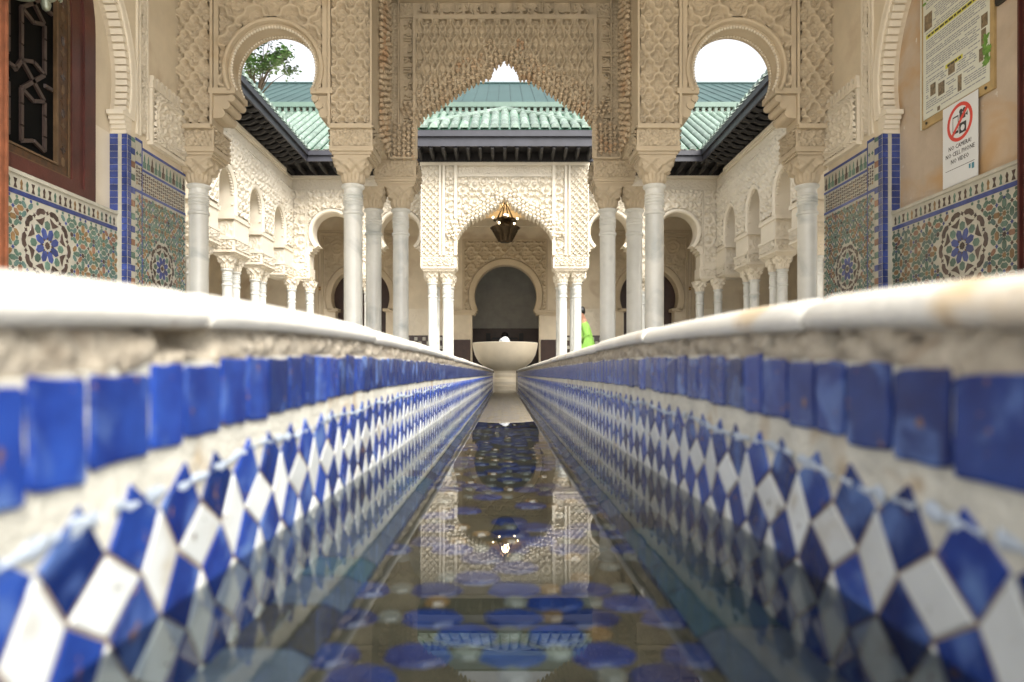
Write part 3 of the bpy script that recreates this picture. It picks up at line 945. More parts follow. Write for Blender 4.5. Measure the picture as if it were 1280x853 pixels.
def portal():
    t = thing('near_pavilion', 'near stucco pavilion front with jagged honeycomb portal arch', 'pavilion', (0, 7.3, FLOOR))
    d = 7.25
    F = front(d)
    X = lambda px: ax(px, d)
    Z = lambda py: zy(py, d)
    zb = BLKT
    half = [(111, 200), (111, 176), (107, 165), (97, 152), (84, 144), (72, 136), (58, 126), (45, 117), (31, 109), (17, 104), (13, 93), (0, 84)]
    mpx = d / FPX
    hp = [(x * mpx * (1.03 if y < 170 else 1), Z(y) * (1.026 if y < 190 else 1)) for x, y in half]
    path = [(-a, b) for a, b in hp] + [(a, b) for a, b in hp[::-1][1:]]
    ai = 111 * mpx
    aO = 1.36
    wpath = offset(path, 0.05)
    wpath[0] = (wpath[0][0], zb); wpath[-1] = (wpath[-1][0], zb)
    poly = [(-aO, zb)] + wpath + [(aO, zb), (aO, 4.4), (-aO, 4.4)]
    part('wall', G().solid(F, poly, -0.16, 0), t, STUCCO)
    hole_path = [(a * 1.0, b + 0.02) for a, b in path]
    hole = inside([(-ai, zb - 1)] + hole_path + [(ai, zb - 1)])
    carve('shell_panel', t, F, X(522), X(740), zb, Z(28), 0.0078, scales(19.3 * mpx, 31.5 * mpx, u0=0, v0=Z(30)), 0.075, 0.004, STUCCO, mask=lambda a, b: ~hole(a, b))
    # muqarnas
    g = G()
    outer = [(a, b) for a, b in path]
    muq_cells(g, F, outer, 5, 0.056, lambda k: 0.056 - 0.005 * k, 0.25)
    part('honeycomb_arch', g, t, MUQ, smooth='auto', kind='stuff')
    g = G()
    for j in range(3): muq_cells(g, F, outer, 1, 0.056, lambda k: -0.02 - 0.05 * j, 0.02)
    part('honeycomb_soffit', g, t, MUQ, smooth='auto', kind='stuff')
    # frame mouldings and bands
    g = G()
    for s in (-1, 1):
        for p, q, c in ((517, 520.5, 0.062), (520.5, 522, 0.045), (498, 499.5, 0.045), (486, 488.5, 0.05)):
            x0, x1 = sorted((s * (631 - p) * mpx, s * (631 - q) * mpx))
            g.box(F, x0, x1, zb + 0.01, Z(3.5) if p < 500 else Z(22.5), 0, c)
        x0, x1 = sorted((s * (631 - 499.5) * mpx, s * (631 - 517) * mpx))
        for py in (178.0, 22.5): g.box(F, x0, x1, Z(py) - 0.008, Z(py) + 0.008, 0, 0.023)
        x0, x1 = sorted((s * (631 - 520.5) * mpx, s * (631 - 488.5) * mpx))
        g.box(F, x0, x1, zb - 0.002, zb + 0.014, 0, 0.064)
    g.box(F, X(520.4), X(741.6), Z(27.5), Z(22.5), 0, 0.063)
    g.box(F, X(486), X(776), Z(4), Z(-4), 0, 0.06)
    part('frame_moulding', g, t, STUCCO)
    fl = script(0.05)
    for s in (-1, 1):
        x0, x1 = sorted((s * (631 - 500) * mpx, s * (631 - 516.5) * mpx))
        carve('rosette_square', t, F, x0, x1, zb + 0.02, Z(180), 0.008, fl, 0.026, 0.003, STUCCO)
        carve('rosette_square', t, F, x0, x1, Z(21.5), Z(5), 0.008, fl, 0.026, 0.003, STUCCO)
        x0, x1 = sorted((s * (631 - 489) * mpx, s * (631 - 497.5) * mpx))
        carve('side_strip', t, F, x0, x1, zb + 0.02, Z(5), 0.008, arab_fn(0.04), 0.014, 0.003, STUCCO)
    # lettered bands
    tw = 6.03
    n = 3
    seg = (X(738) - X(522)) / n
    g = G()
    for i in range(n): text_g(MOTTO, g, F, X(522) + seg * (i + 0.02), Z(17.5), 0.002, seg * 0.95 / tw, 0.150, 0.032)
    part('inscription', g, t, STUCCO)
    for x0 in (X(515), X(762.5)):
        g = G()
        ln = Z(24.5) - Z(177)
        for i in range(2): text_g(MOTTO, g, F, x0, Z(177) + ln / 2 * (i + 0.02), 0.002, ln / 2 * 0.95 / tw, 0.120, 0.032, rot=True)
        part('inscription', g, t, STUCCO)
    for x0, x1, y0, y1 in ((X(500), X(517), Z(177), Z(24)), (X(745), X(762), Z(177), Z(24)), (X(521), X(741), Z(21.5), Z(5))):
        carve('band_ground', t, F, x0, x1, y0, y1, 0.009, arab_fn(0.045), 0.006, 0.0015, STUCCO)
    # column blocks
    g = G()
    for s in (-1, 1):
        a0, a1 = sorted((s * 1.375, s * 0.942))
        g = G()
        pier_block(g, F, a0, a1, 0.01, -0.36); flare(g, F, a0 + .01, a1 - .01, 0, -0.35, e=0.022)
        g.box(F, a0 - .01, a1 + .01, MOLT, MOLT + 0.014, 0.02, -0.37)
        part('impost_block', g, t, STUCCO)
    for s in (-1, 1):
        a0, a1 = sorted((s * 1.375, s * 0.942))
        block_faces(t, F, a0, a1, 0.01, -0.36, STUCCO)
    # side walls that tie the portal to the arcade
    for s in (-1, 1):
        FS = Fr((s * 1.24, 0, 0), (0, 1, 0), (-s, 0, 0))
        g = G().box(FS, 6.28, 7.24, BLKT, 4.4, -0.3, 0)
        part('side_wall', g, t, STUCCO)
        carve('side_panel', t, FS, 6.30, 6.62, BLKT + .02, 3.9, 0.012, girih(0.12), 0.022, 0.003, STUCCO, stepa=0.02)
        g = G()
        for i in range(8):
            for k in range(28):
                g.blob(FS, 6.68 + 0.075 * i, BLKT + 0.05 + 0.058 * k + 0.02 * R.random() + (0.037 if i % 2 else 0), 0.014 + 0.02 * R.random(), 0.026, 0.024, 0.026, 6, 3)
        part('honeycomb_side', g, t, MUQ, smooth='auto', kind='stuff')
    g = G().box(W0, -1.3, 1.3, 4.0, 4.1, 6.3, 7.3)
    part('ceiling_panel', g, t, WOODD)
    return t
def arab_fn(s): return lambda u, v: arab(u, v, s)
portal()

# ---------------------------------------------------------------- tile mosaic (zellij)
def hexp(cx, cy, an, L, Wd, k=0.27):
    c, s = math.cos(an), math.sin(an)
    return [(cx + c * x - s * y, cy + s * x + c * y) for x, y in ((-L / 2, 0), (-L * k, -Wd / 2), (L * k, -Wd / 2), (L / 2, 0), (L * k, Wd / 2), (-L * k, Wd / 2))]
def star(cx, cy, r, n=8, q=0.62, ph=0.0):
    return [(cx + (r if i % 2 == 0 else r * q) * math.cos(ph + PI * i / n), cy + (r if i % 2 == 0 else r * q) * math.sin(ph + PI * i / n)) for i in range(2 * n)]
ZM = (ZBLUE, ZGREEN, ZTEAL, ZOCHRE, ZTERRA, ZDARK)
def zellij(parent, F, a0, a1, b0, b1, meds, c0, pitch=0.132, seed=1):
    rr = random.Random(seed)
    g = G().box(F, a0, a1, b0, b1, c0 - 0.012, c0)
    dado = part('dado', g, parent, ZWHITE)
    rest = G()
    def put(po, mi):
        if all(a0 + 0.002 < a < a1 - 0.002 and b0 + 0.002 < b < b1 - 0.002 for a, b in po):
            rest.prism(F, po, c0, c0 + 0.0022, mi)
    ma, mb, mr = meds[0]
    i0, i1 = int((a0 - ma) / pitch) - 2, int((a1 - ma) / pitch) + 2
    j0, j1 = int((b0 - mb) / pitch) - 2, int((b1 - mb) / pitch) + 2
    for i in range(i0, i1 + 1):
        for j in range(j0, j1 + 1):
            ca, cb = ma + i * pitch, mb + j * pitch
            pieces = []
            par = (i + j) % 2
            pieces.append((star(ca, cb, pitch * 0.15, 8, 0.7), 5 if par else 3))
            for k in range(8):
                an = k * PI / 4
                if k % 2 == 0:
                    if k in (0, 2):
                        pieces.append((hexp(ca + pitch / 2 * math.cos(an), cb + pitch / 2 * math.sin(an), an + (PI / 2 if par else 0), pitch * 0.50, pitch * 0.27), rr.choice((3, 3, 4, 1, 1))))
                    pieces.append((hexp(ca + pitch * 0.235 * math.cos(an + 0.0), cb + pitch * 0.235 * math.sin(an), an, pitch * 0.17, pitch * 0.15), rr.choice((2, 1, 0)) if par else 1))
                else:
                    rd = pitch * 0.37
                    pieces.append((hexp(ca + rd * math.cos(an), cb + rd * math.sin(an), an, pitch * 0.44, pitch * 0.225), rr.choice((1, 2, 1, 2, 4)) if par else rr.choice((1, 2, 1, 3))))
            for sa in (-1, 1):
                pieces.append((star(ca + pitch / 2, cb + pitch / 2, pitch * 0.12, 4, 0.55), 5 if par else 0)) if sa > 0 else None
            for po, mi in pieces:
                x = sum(p[0] for p in po) / len(po); y = sum(p[1] for p in po) / len(po)
                if any(math.hypot(x - m[0], y - m[1]) < m[2] * 1.10 for m in meds): continue
                put(po, mi)
    part('mosaic_field', rest, dado, *ZM, kind='stuff')
    for x, y, r in meds:
        ps = [(star(x, y, r * 0.115, 8, 0.8), ZDARK)]
        for k in range(8):
            an = k * PI / 4 + PI / 8
            ps.append((hexp(x + r * 0.33 * math.cos(an), y + r * 0.33 * math.sin(an), an, r * 0.36, r * 0.20), ZBLUE))
            a2 = k * PI / 4
            ps.append((hexp(x + r * 0.56 * math.cos(a2), y + r * 0.56 * math.sin(a2), a2, r * 0.27, r * 0.21), ZGREEN))
            ps.append((hexp(x + r * 0.20 * math.cos(a2), y + r * 0.20 * math.sin(a2), a2, r * 0.09, r * 0.06), ZDARK))
            ps.append(([(x + r * q * math.cos(an + w_), y + r * q * math.sin(an + w_)) for q, w_ in ((0.56, 0), (0.66, -0.17), (0.79, -0.26), (0.74, 0), (0.79, 0.26), (0.66, 0.17))], ZDARK))
        for k in range(10):
            an = k * PI / 5
            ps.append(([(x + r * q * math.cos(an + w_), y + r * q * math.sin(an + w_)) for q, w_ in ((0.84, -0.16), (0.93, -0.235), (1.0, -0.15), (1.025, 0), (1.0, 0.15), (0.93, 0.235), (0.84, 0.16), (0.875, 0))], ZDARK))
            ps.append((star(x + r * 0.90 * math.cos(an + PI / 10), y + r * 0.90 * math.sin(an + PI / 10), r * 0.075, 4, 0.5, an), ZDARK))
        for po, m in ps:
            if all(a0 < a < a1 and b0 < b < b1 for a, b in po):
                part('tile', G().prism(F, po, c0, c0 + 0.003, 0, 0.0015), dado, m)
    return dado

# ---------------------------------------------------------------- vestibule side walls
def hall_side(s):
    sn = 'left' if s < 0 else 'right'
    t = thing('vestibule_wall', f'{sn} vestibule wall with coloured mosaic dado and ' + ('dark lattice window' if s < 0 else 'two posted notices'), 'wall', (s * 3.1, 5.0, FLOOR), 'vestibule side walls')
    FW = side(s, 2.99)                     # wall face; a = y
    FN = side(s, 3.12)                     # recessed niche field
    y1, yj, y0 = 6.30, 5.39, 3.45
    # niche arch: horseshoe in the wall plane
    zs = 2.06
    r, cy, cz = 0.985, 4.43, 2.30
    path = arch_path(cy, cz, r, zs, 36)
    poly = [(yj, FLOOR), (yj, zs)] + path[::-1] + [(y0, zs), (y0, FLOOR), (1.5, FLOOR), (1.5, 4.4), (y1, 4.4), (y1, FLOOR)]
    part('wall', G().solid(FW, poly, -0.3, 0), t, PLASTER)
    g = G().box(FN, 1.5, yj + 0.2, FLOOR, 4.4, -0.12, 0)
    part('niche_field', g, t, PLASTER if s < 0 else PLASTER_P)
    if s < 0: part('whitewashed_patch', G().box(FN, 5.125, yj - 0.002, 1.279, 1.90, 0, 0.006), t, STUCCO_W)
    # ribbed arch: voussoir ribs on the reveal, each with a little step
    rib = G()
    arcL = [0]
    for i in range(1, len(path)): arcL.append(arcL[-1] + math.dist(path[i], path[i - 1]))
    n = int(arcL[-1] / 0.055)
    for k in range(n):
        q = (k + 0.5) / n * arcL[-1]
        i = next(i for i in range(1, len(path)) if arcL[i] >= q)
        f = (q - arcL[i - 1]) / (arcL[i] - arcL[i - 1])
        a = path[i - 1][0] * (1 - f) + path[i][0] * f; b = path[i - 1][1] * (1 - f) + path[i][1] * f
        tx, ty = path[i][0] - path[i - 1][0], path[i][1] - path[i - 1][1]
        L = math.hypot(tx, ty); tx, ty = tx / L, ty / L
        nx, ny = -ty, tx
        h = 0.0205
        po = [(a + tx * h - nx * 0.022, b + ty * h - ny * 0.022), (a - tx * h - nx * 0.022, b - ty * h - ny * 0.022),
              (a - tx * h + nx * 0.03, b - ty * h + ny * 0.03), (a + tx * h + nx * 0.03, b + ty * h + ny * 0.03)]
        g2 = G().solid(FW, po, -0.085, 0.006)
        vis = a > 4.6 and b < 3.4
        if vis: part('arch_rib', g2, t, STUCCO_W)
        else: rib.add(g2.v, g2.f)
    part('arch_ribs_overhead', rib, t, STUCCO_W, kind='stuff')
    g = G()
    g.sweep(FW, path, [(0.03, 0), (0.03, 0.016), (0.05, 0.022), (0.085, 0.012), (0.10, 0.018), (0.115, 0)])
    part('archivolt', g, t, STUCCO_W, smooth='auto')
    # bracket at the springing
    g = G()
    g.box(FW, yj - 0.075, yj + 0.10, zs - 0.03, zs + 0.005, -0.115, 0.018)
    for k in range(4):
        g.box(FW, yj - 0.05 + 0.016 * k, yj + 0.06, zs - 0.03 - 0.032 * (k + 1), zs - 0.03 - 0.032 * k, -0.112, 0.012 - 0.002 * k)
    part('bracket', g, t, STUCCO_W)
    # vertical carved strip beside the arch
    carve('carved_strip', t, FW, 5.60, 5.68, 1.98, 4.0, 0.011, arab_fn(0.05), 0.016, 0.002, STUCCO_W, stepa=0.01)
    g = G()
    for q in (5.575, 5.69, 5.53): g.box(FW, q, q + 0.018, 1.95, 4.2, 0, 0.016)
    part('strip_moulding', g, t, STUCCO_W)
    # carved panel with merlon crest above the tall dado
    cL, cR, cB, cT = 5.72, 6.38, 1.945, 2.40
    g = G().box(FW, cL, cR, cB, cT, -0.02, 0.038)
    g.box(FW, cL - 0.012, cR, cT, cT + 0.022, -0.02, 0.05)
    g.box(FW, cL - 0.012, cR, cB - 0.022, cB + 0.006, -0.02, 0.05)
    for k in range(9):
        a = cL + 0.01 + k * 0.072
        g.box(FW, a, a + 0.062, cT + 0.02, cT + 0.075, 0, 0.036)
        g.box(FW, a + 0.014, a + 0.048, cT + 0.075, cT + 0.115, 0, 0.036)
    part('merlon_panel', g, t, STUCCO_W)
    def cart(u, v):
        x, y = (u - (cL + cR) / 2) / 0.30, (v - (cB + cT) / 2) / 0.20
        e = (np.abs(x) ** 3 + np.abs(y) ** 3) ** (1 / 3)
        ring = np.exp(-((e - 0.88) / 0.05) ** 2) + np.exp(-((e - 1.0) / 0.03) ** 2)
        return np.clip(np.maximum(ring, np.where(e < 0.82, script(0.13)(u, v), arab(u, v, 0.05)) * 0.8), 0, 1)
    carve('carved_panel', t, FW, cL + 0.02, cR - 0.01, cB + 0.012, cT - 0.01, 0.0075, cart, 0.030, 0.0385, STUCCO_W, stepa=0.009)
    # tall dado on the wall face beside the court
    zt = 1.86
    da, db = 5.40, 6.36
    zl = zellij(t, FW, 5.50, db, FLOOR, 1.47, [(5.93, 0.915, 0.205)], 0.014, 0.105, seed=3 if s < 0 else 9)
    g = G().box(FW, 5.60, db, 1.47, zt, -0.01, 0.014, 2)
    g.box(FW, 5.50, 5.60, 1.47, zt + 0.05, -0.01, 0.014, 2)
    for z, h in ((1.475, 0.022), (1.665, 0.020), (zt - 0.022, 0.022)): g.box(FW, 5.60, db, z, z + h, 0.012, 0.0165, 0)
    for z, h in ((1.475, 0.022), (1.70, 0.020), (zt + 0.028, 0.022)): g.box(FW, 5.50, 5.598, z, z + h, 0.012, 0.0167, 0)
    g.box(FW, 5.594, 5.602, FLOOR, zt + 0.05, 0.012, 0.0175, 0)
    rr = random.Random(4)
    k = 0
    a = 5.615
    while a < db - 0.04:                                # merlon shaped pieces, dark and green by turns
        z = 1.70
        m = (1, 1, 3)[k % 3]
        g.prism(FW, [(a, z), (a + 0.045, z), (a + 0.045, z + 0.05), (a + 0.032, z + 0.05), (a + 0.032, z + 0.085), (a + 0.022, z + 0.115), (a + 0.013, z + 0.085), (a + 0.013, z + 0.05), (a, z + 0.05)], 0.012, 0.0165, m)
        a += 0.062; k += 1
    # interlace of dark strap pieces on ochre ground
    for i in range(26):
        for j in range(5):
            aa = 5.508 + i * 0.033
            if aa > db - 0.03: continue
            zz = 1.507 + j * 0.031 + (0.035 if aa < 5.59 else 0)
            if (i + j) % 2: g.box(FW, aa, aa + 0.026, zz, zz + 0.012, 0.012, 0.0165, 3 if (i * 3 + j) % 4 else 4)
            else: g.box(FW, aa + 0.008, aa + 0.019, zz - 0.006, zz + 0.022, 0.012, 0.0167, 3 if (i + j * 2) % 5 else 4)
    for i in range(2):
        g.prism(FW, star(5.525 + 0.048 * i, 1.79, 0.018, 4, 0.5), 0.012, 0.0165, 1)
    part('dado_border', g, t, ZBLUE, ZGREEN, ZWHITE, ZDARK, ZOCHRE)
    # blue edge strips at the corner and on the reveal
    tiles = []
    FJ = Fr((s * 2.99, yj, 0), (s, 0, 0), (0, -1, 0))      # reveal faces the camera; a runs into the niche
    g = G().box(FJ, -0.014, 0.13, FLOOR, 1.90, -0.01, 0.008)
    g.box(FW, yj - 0.008, 5.50, FLOOR, 1.90, -0.01, 0.0125)
    strip = part('edge_backing', g, t, ZWHITE)
    z = 0.2
    k = 0
    while z < 1.89:
        h = 0.052
        z1 = min(z + h - 0.003, 1.895)
        if z > 0.25:
            part('blue_edge_tile', G().prism(FJ, [(-0.012, z), (0.030, z), (0.030, z1), (-0.012, z1)], 0.008, 0.0105, 0, 0.001), strip, ZBLUE)
            if z > 1.28: part('blue_edge_tile', G().prism(FJ, [(0.060, z), (0.124, z), (0.124, z1), (0.060, z1)], 0.008, 0.0107, 0, 0.001), strip, ZBLUE)
            m = (ZBLUE, ZWHITE, ZGREEN, ZWHITE, ZTERRA, ZWHITE)[k % 6]
            part('edge_tile', G().prism(FW, [(yj + 0.050, z), (5.494, z), (5.494, z1), (yj + 0.050, z1)], 0.0125, 0.0155, 0, 0.001), strip, m)
            part('blue_edge_tile', G().prism(FW, [(yj - 0.005, z), (yj + 0.046, z), (yj + 0.046, z1), (yj - 0.005, z1)], 0.0125, 0.0157, 0, 0.001), strip, ZBLUE)
        z += h; k += 1
    # low dado in the niche
    FD = side(s, 3.07)
    zr = 1.255
    zellij(t, FD, 3.5, yj - 0.003, FLOOR, 1.125, [(4.56, 0.857, 0.24)], 0.014, 0.128, seed=5 if s < 0 else 6)
    g = G().box(FD, 3.5, yj - 0.003, 1.125, zr, -0.05, 0.012, 1)
    g.box(FD, 3.5, yj - 0.0035, zr, zr + 0.024, -0.05, 0.022, 1)
    g.box(FD, 3.5, yj - 0.003, 1.128, 1.158, 0.010, 0.0155, 0)
    a = 3.6
    k = 0
    while a < yj - 0.05:
        m = (2, 3, 2, 4, 3)[k % 5]
        if k % 3 == 0:
            g.prism(FD, [(a, 1.168), (a + 0.03, 1.168), (a + 0.018, 1.198), (a + 0.03, 1.228), (a, 1.228), (a + 0.012, 1.198)], 0.010, 0.0155, 2)
            a += 0.058
        else:
            g.prism(FD, [(a, 1.168), (a + 0.022, 1.168), (a + 0.016, 1.19), (a + 0.022, 1.21), (a + 0.011, 1.232), (a, 1.21), (a + 0.006, 1.19)], 0.010, 0.0155, m)
            a += 0.052
        k += 1
    part('dado_rim', g, t, ZBLUE, ZWHITE, ZDARK, ZGREEN, ZOCHRE)
    return t
wl = hall_side(-1); wr = hall_side(1)
g = G().box(W0, -3.4, 3.4, 4.4, 4.55, 1.7, 7.75)
t = thing('vestibule_ceiling', 'shaded flat roof over the vestibule and near portal', 'roof', (0, 5, 4.4))
part('slab', g, t, PLASTER)

# left window in its niche
FN = side(-1, 3.12)
t = thing('lattice_window', 'dark arched wooden window with star lattice and red brown frame', 'window', (-3.12, 4.55, 1.30))
ycw, zw0 = 4.33, 1.285
def warch(hw, z0, zspring, rr_, n=24):
    out = [(ycw + hw, z0)]
    for i in range(n + 1):
        q = i / n
        th = PI * q
        out.append((ycw + hw * math.cos(th), zspring + hw * 1.05 * math.sin(th)))
    return out + [(ycw - hw, z0)]
def ringp(h0, h1, z0a, z0b, c0, c1, m, name, zs0=2.55):
    A, B = warch(h0, z0a, zs0, 0), warch(h1, z0b, zs0, 0)
    g = G()
    n = len(A)
    vs = [FN.p(a, b, c1) for a, b in A] + [FN.p(a, b, c1) for a, b in B] + [FN.p(a, b, c0) for a, b in A] + [FN.p(a, b, c0) for a, b in B]
    fs = []
    for i in range(n):
        j = (i + 1) % n
        fs += [(i, j, n + j, n + i), (i, j, 2 * n + j, 2 * n + i), (n + i, n + j, 3 * n + j, 3 * n + i)]
    g.add(vs, fs)
    return part(name, g, t, m)
ringp(0.785, 0.655, zw0, zw0 + 0.06, 0, 0.055, WOODR, 'frame')
ringp(0.655, 0.53, zw0 + 0.06, zw0 + 0.10, 0, 0.040, WOODR, 'inner_frame')
ringp(0.527, 0.512, zw0 + 0.10, zw0 + 0.112, 0, 0.030, GILT, 'gilt_bead')
iw = ringp(0.510, 0.40, zw0 + 0.114, zw0 + 0.16, 0, 0.022, INLAY, 'inlay_band')
ringp(0.398, 0.38, zw0 + 0.162, zw0 + 0.175, 0, 0.030, GILT, 'gilt_bead')
for sy in (1, -1):
    for k in range(15):
        z = zw0 + 0.2 + k * 0.085
        po = star(ycw + sy * 0.455, z, 0.030, 4, 0.55) if k % 2 else hexp(ycw + sy * 0.455, z, PI / 2, 0.07, 0.035)
        part('inlay_piece', G().prism(FN, po, 0.022, 0.0245), iw, (GILT, ZDARK, INLAY)[k % 3])
g = G().prism(FN, warch(0.40, zw0 + 0.15, 2.55, 0), 0, 0.004)
part('interior_sheet', g, t, UNLIT)  # black sheet painted as the shade of the room behind
g = G()
def bar(a0, b0, a1, b1, w_=0.026):
    L = math.hypot(a1 - a0, b1 - b0); tx, ty = (a1 - a0) / L, (b1 - b0) / L
    nx, ny = -ty * w_ / 2, tx * w_ / 2
    g.prism(FN, [(a0 + nx, b0 + ny), (a1 + nx, b1 + ny), (a1 - nx, b1 - ny), (a0 - nx, b0 - ny)], 0.004, 0.020, 0, 0.006)
for k in range(-1, 3):
    zb_ = 1.93 + k * 0.52
    for sy in (1, -1):
        A0 = ycw + sy * 0.13
        # an upright, the crossing straps and a small knot
        for q in (0, 1):
            aa = ycw + sy * (0.06 + 0.22 * q)
            if zw0 + 0.1 < zb_ + 0.18 and zb_ + 0.40 < 2.9: bar(aa, zb_ + 0.19, aa, zb_ + 0.33)
        def B(a, b, c, d_):
            lo, hi = min(b, d_), max(b, d_)
            if lo > zw0 + 0.15 and hi < 2.75: bar(a, b, c, d_)
        ca = ycw + sy * 0.17
        B(ca - 0.17, zb_ + 0.0, ca - 0.11, zb_ + 0.19 - 0.10); B(ca - 0.11, zb_ + 0.09, ca + 0.11, zb_ + 0.09 - 0.18)
        B(ca + 0.11, zb_ + 0.09, ca - 0.11, zb_ + 0.09 - 0.18); B(ca - 0.11, zb_ + 0.19, ca - 0.11, zb_ + 0.09); B(ca + 0.11, zb_ + 0.19, ca + 0.11, zb_ + 0.09)
        B(ca - 0.11, zb_ + 0.09, ca, zb_ + 0.13); B(ca + 0.11, zb_ + 0.09, ca, zb_ + 0.13)
        B(ca - 0.11, zb_ - 0.09, ca, zb_ - 0.13); B(ca + 0.11, zb_ - 0.09, ca, zb_ - 0.13)
        B(ca - 0.11, zb_ - 0.09, ca - 0.11, zb_ - 0.19); B(ca + 0.11, zb_ - 0.09, ca + 0.11, zb_ - 0.19)
        B(ca + 0.11, zb_ + 0.02, ca + 0.19, zb_ + 0.02)
part('lattice', g, t, LATT)

# wooden posts at the near edges of both walls
for s in (-1, 1):
    sn = 'left' if s < 0 else 'right'
    F = side(s, 3.0)
    d0 = 4.11 if s < 0 else 3.98
    t = thing('wooden_post', f'red brown fluted wooden post at the {sn} edge beside the mosaic dado', 'post', (s * 3.0, d0, FLOOR), 'fluted door posts')
    g = G().box(F, d0 - 0.25, d0, FLOOR, 3.2, -0.05, 0.0)
    part('plank', g, t, WOODO if s < 0 else WOODR)
    g = G()
    for k in range(5): g.box(F, d0 - 0.018 - 0.05 * k, d0 - 0.002 - 0.05 * k, FLOOR, 3.2, 0, 0.014)
    part('fluting', g, t, WOODO if s < 0 else WOODR)

# wall lamp above the left post
p = (-2.98, 4.22, 2.42)
t = thing('wall_lamp', 'greenish metal wall lamp hanging at the top left corner', 'lamp', p)
LU = 0.06
g = G().lathe(-2.93, 4.36, [(0.008, 2.235), (0.022, 2.245), (0.03, 2.275), (0.024, 2.30), (0.05, 2.315), (0.085, 2.36), (0.10, 2.42), (0.085, 2.44), (0.04, 2.45)], 12)
for k in range(6):
    an = k * PI / 3
    g.blob(W0, -2.93 + 0.085 * math.cos(an), 2.37, 4.36 + 0.085 * math.sin(an), 0.02, 0.045, 0.02)
part('finial', g, t, LAMPG, smooth='auto')
g = G().lathe(-2.93, 4.10, [(0.01, 2.235), (0.05, 2.24), (0.085, 2.27), (0.095, 2.32), (0.08, 2.37), (0.03, 2.38)], 16)
part('glass_shade', g, t, GLASSW, smooth=True)
g = G().tube([(-2.93, 4.10, 2.375), (-2.93, 4.22, 2.46), (-2.93, 4.36, 2.45)], 0.012, 6)
g.tube([(-2.93, 4.22, 2.46), (-3.1, 4.22, 2.50)], 0.014, 6)
g.lathe(-2.93, 4.10, [(0.10, 2.205), (0.108, 2.215), (0.10, 2.23), (0.03, 2.236)], 16)
part('arm', g, t, LAMPG, smooth='auto')
t.location.z += 0.085

# small dark bracket at the top right
FR = Fr((3.12, 0, 0), (0, -1, 0), (-1, 0, 0))     # right niche field seen by a reader: a = -y
t = thing('wall_bracket', 'small black metal bracket fixed near the top right corner', 'bracket', (3.1, 4.28, 2.36))
g = G().box(FR, -4.33, -4.22, 2.345, 2.55, 0, 0.012)
g.box(FR, -4.315, -4.235, 2.325, 2.345, 0, 0.02)
part('plate', g, t, IRON)
g = G().tube([FR.p(-4.275, 2.42, 0.012), FR.p(-4.275, 2.40, 0.08), FR.p(-4.275, 2.46, 0.12)], 0.012, 8)
part('hook', g, t, IRON)
t = thing('wall_hook', 'dark metal fitting above the right wooden post', 'fitting', (3.0, 3.98, 2.32))
g = G().tube([(3.0, 3.93, 2.36), (2.93, 3.95, 2.28), (2.90, 3.97, 2.30)], [0.03, 0.025, 0.012], 8)
part('hook', g, t, IRON)

# information board
t = thing('information_board', 'large wood backed information board with yellow headings and small photos', 'notice board', (3.11, 4.7, 1.82))
g = G().box(FR, -5.08, -4.33, 1.815, 3.15, 0.0, 0.018)
part('backing', g, t, BOARDW)
g = G().box(FR, -5.055, -4.365, 1.875, 3.10, 0.018, 0.0215)
pp = part('sheet', g, t, PAPER)
g = G().box(FR, -5.086, -5.080, 1.815, 3.16, 0.0, 0.024)
part('edge_trim', g, t, PAPER)
rr = random.Random(77)
g = G()
C0, C1 = 0.0215, 0.0221
z = 3.06
heads = [(2.47, -5.02, -4.45), (2.155, -4.80, -4.62)]
pics = [(-5.04, -4.95, 2.52, 2.64), (-4.44, -4.38, 2.245, 2.33), (-4.44, -4.395, 2.13, 2.235), (-4.97, -4.91, 2.02, 2.105), (-4.88, -4.81, 1.985, 2.075), (-4.77, -4.70, 2.085, 2.165), (-4.67, -4.63, 1.93, 2.04), (-4.89, -4.86, 1.885, 1.915), (-4.46, -4.42, 2.035, 2.12), (-4.52, -4.44, 2.72, 2.80)]
while z > 1.90:
    a = -5.02
    sec = rr.random()
    while a < -4.40:
        wl_ = rr.uniform(0.012, 0.05)
        if not any(p0 - 0.012 < a + wl_ and a < p1 + 0.012 and q0 - 0.01 < z + 0.006 and z - 0.002 < q1 + 0.01 for p0, p1, q0, q1 in pics) and not any(abs(z - hz) < 0.024 and h0 - 0.01 < a + wl_ and a < h1 + 0.01 for hz, h0, h1 in heads):
            if not (rr.random() < 0.04): g.box(FR, a, min(a + wl_, -4.395), z, z + 0.0075, C0, C1)
        a += wl_ + 0.006
    z -= rr.choice((0.0155, 0.0155, 0.0155, 0.03))
part('text_lines', g, pp, INKG, kind='stuff')
for hz, h0, h1 in heads:
    hd = part('heading', G().box(FR, h0, h1, hz - 0.014, hz + 0.016, C0, C1), pp, YELLOW)
    g = G(); a = h0 + 0.02
    while a < h1 - 0.03:
        wl_ = rr.uniform(0.02, 0.05)
        g.box(FR, a, min(h1 - 0.015, a + wl_), hz - 0.006, hz + 0.009, C1, C1 + 0.0005); a += wl_ + 0.01
    part('heading_words', g, pp, INK, kind='stuff')
for p0, p1, q0, q1 in pics: part('printed_photo', G().box(FR, p0, p1, q0, q1, C0, C1 + 0.0002), pp, PHOTOP)
g = G()
for k in range(60):
    cx_, cz_ = (-4.385 + rr.uniform(-0.03, 0.018), 2.06 + rr.uniform(-0.06, 0.12)) if k < 38 else (-5.03 + rr.uniform(-0.02, 0.03), 2.80 + rr.uniform(-0.1, 0.25))
    g.prism(FR, hexp(cx_, cz_, rr.random() * 3, 0.05, 0.017), C0, C1 + 0.0003 + 0.00006 * k)
part('leaf_print', g, pp, LEAFP, kind='stuff')
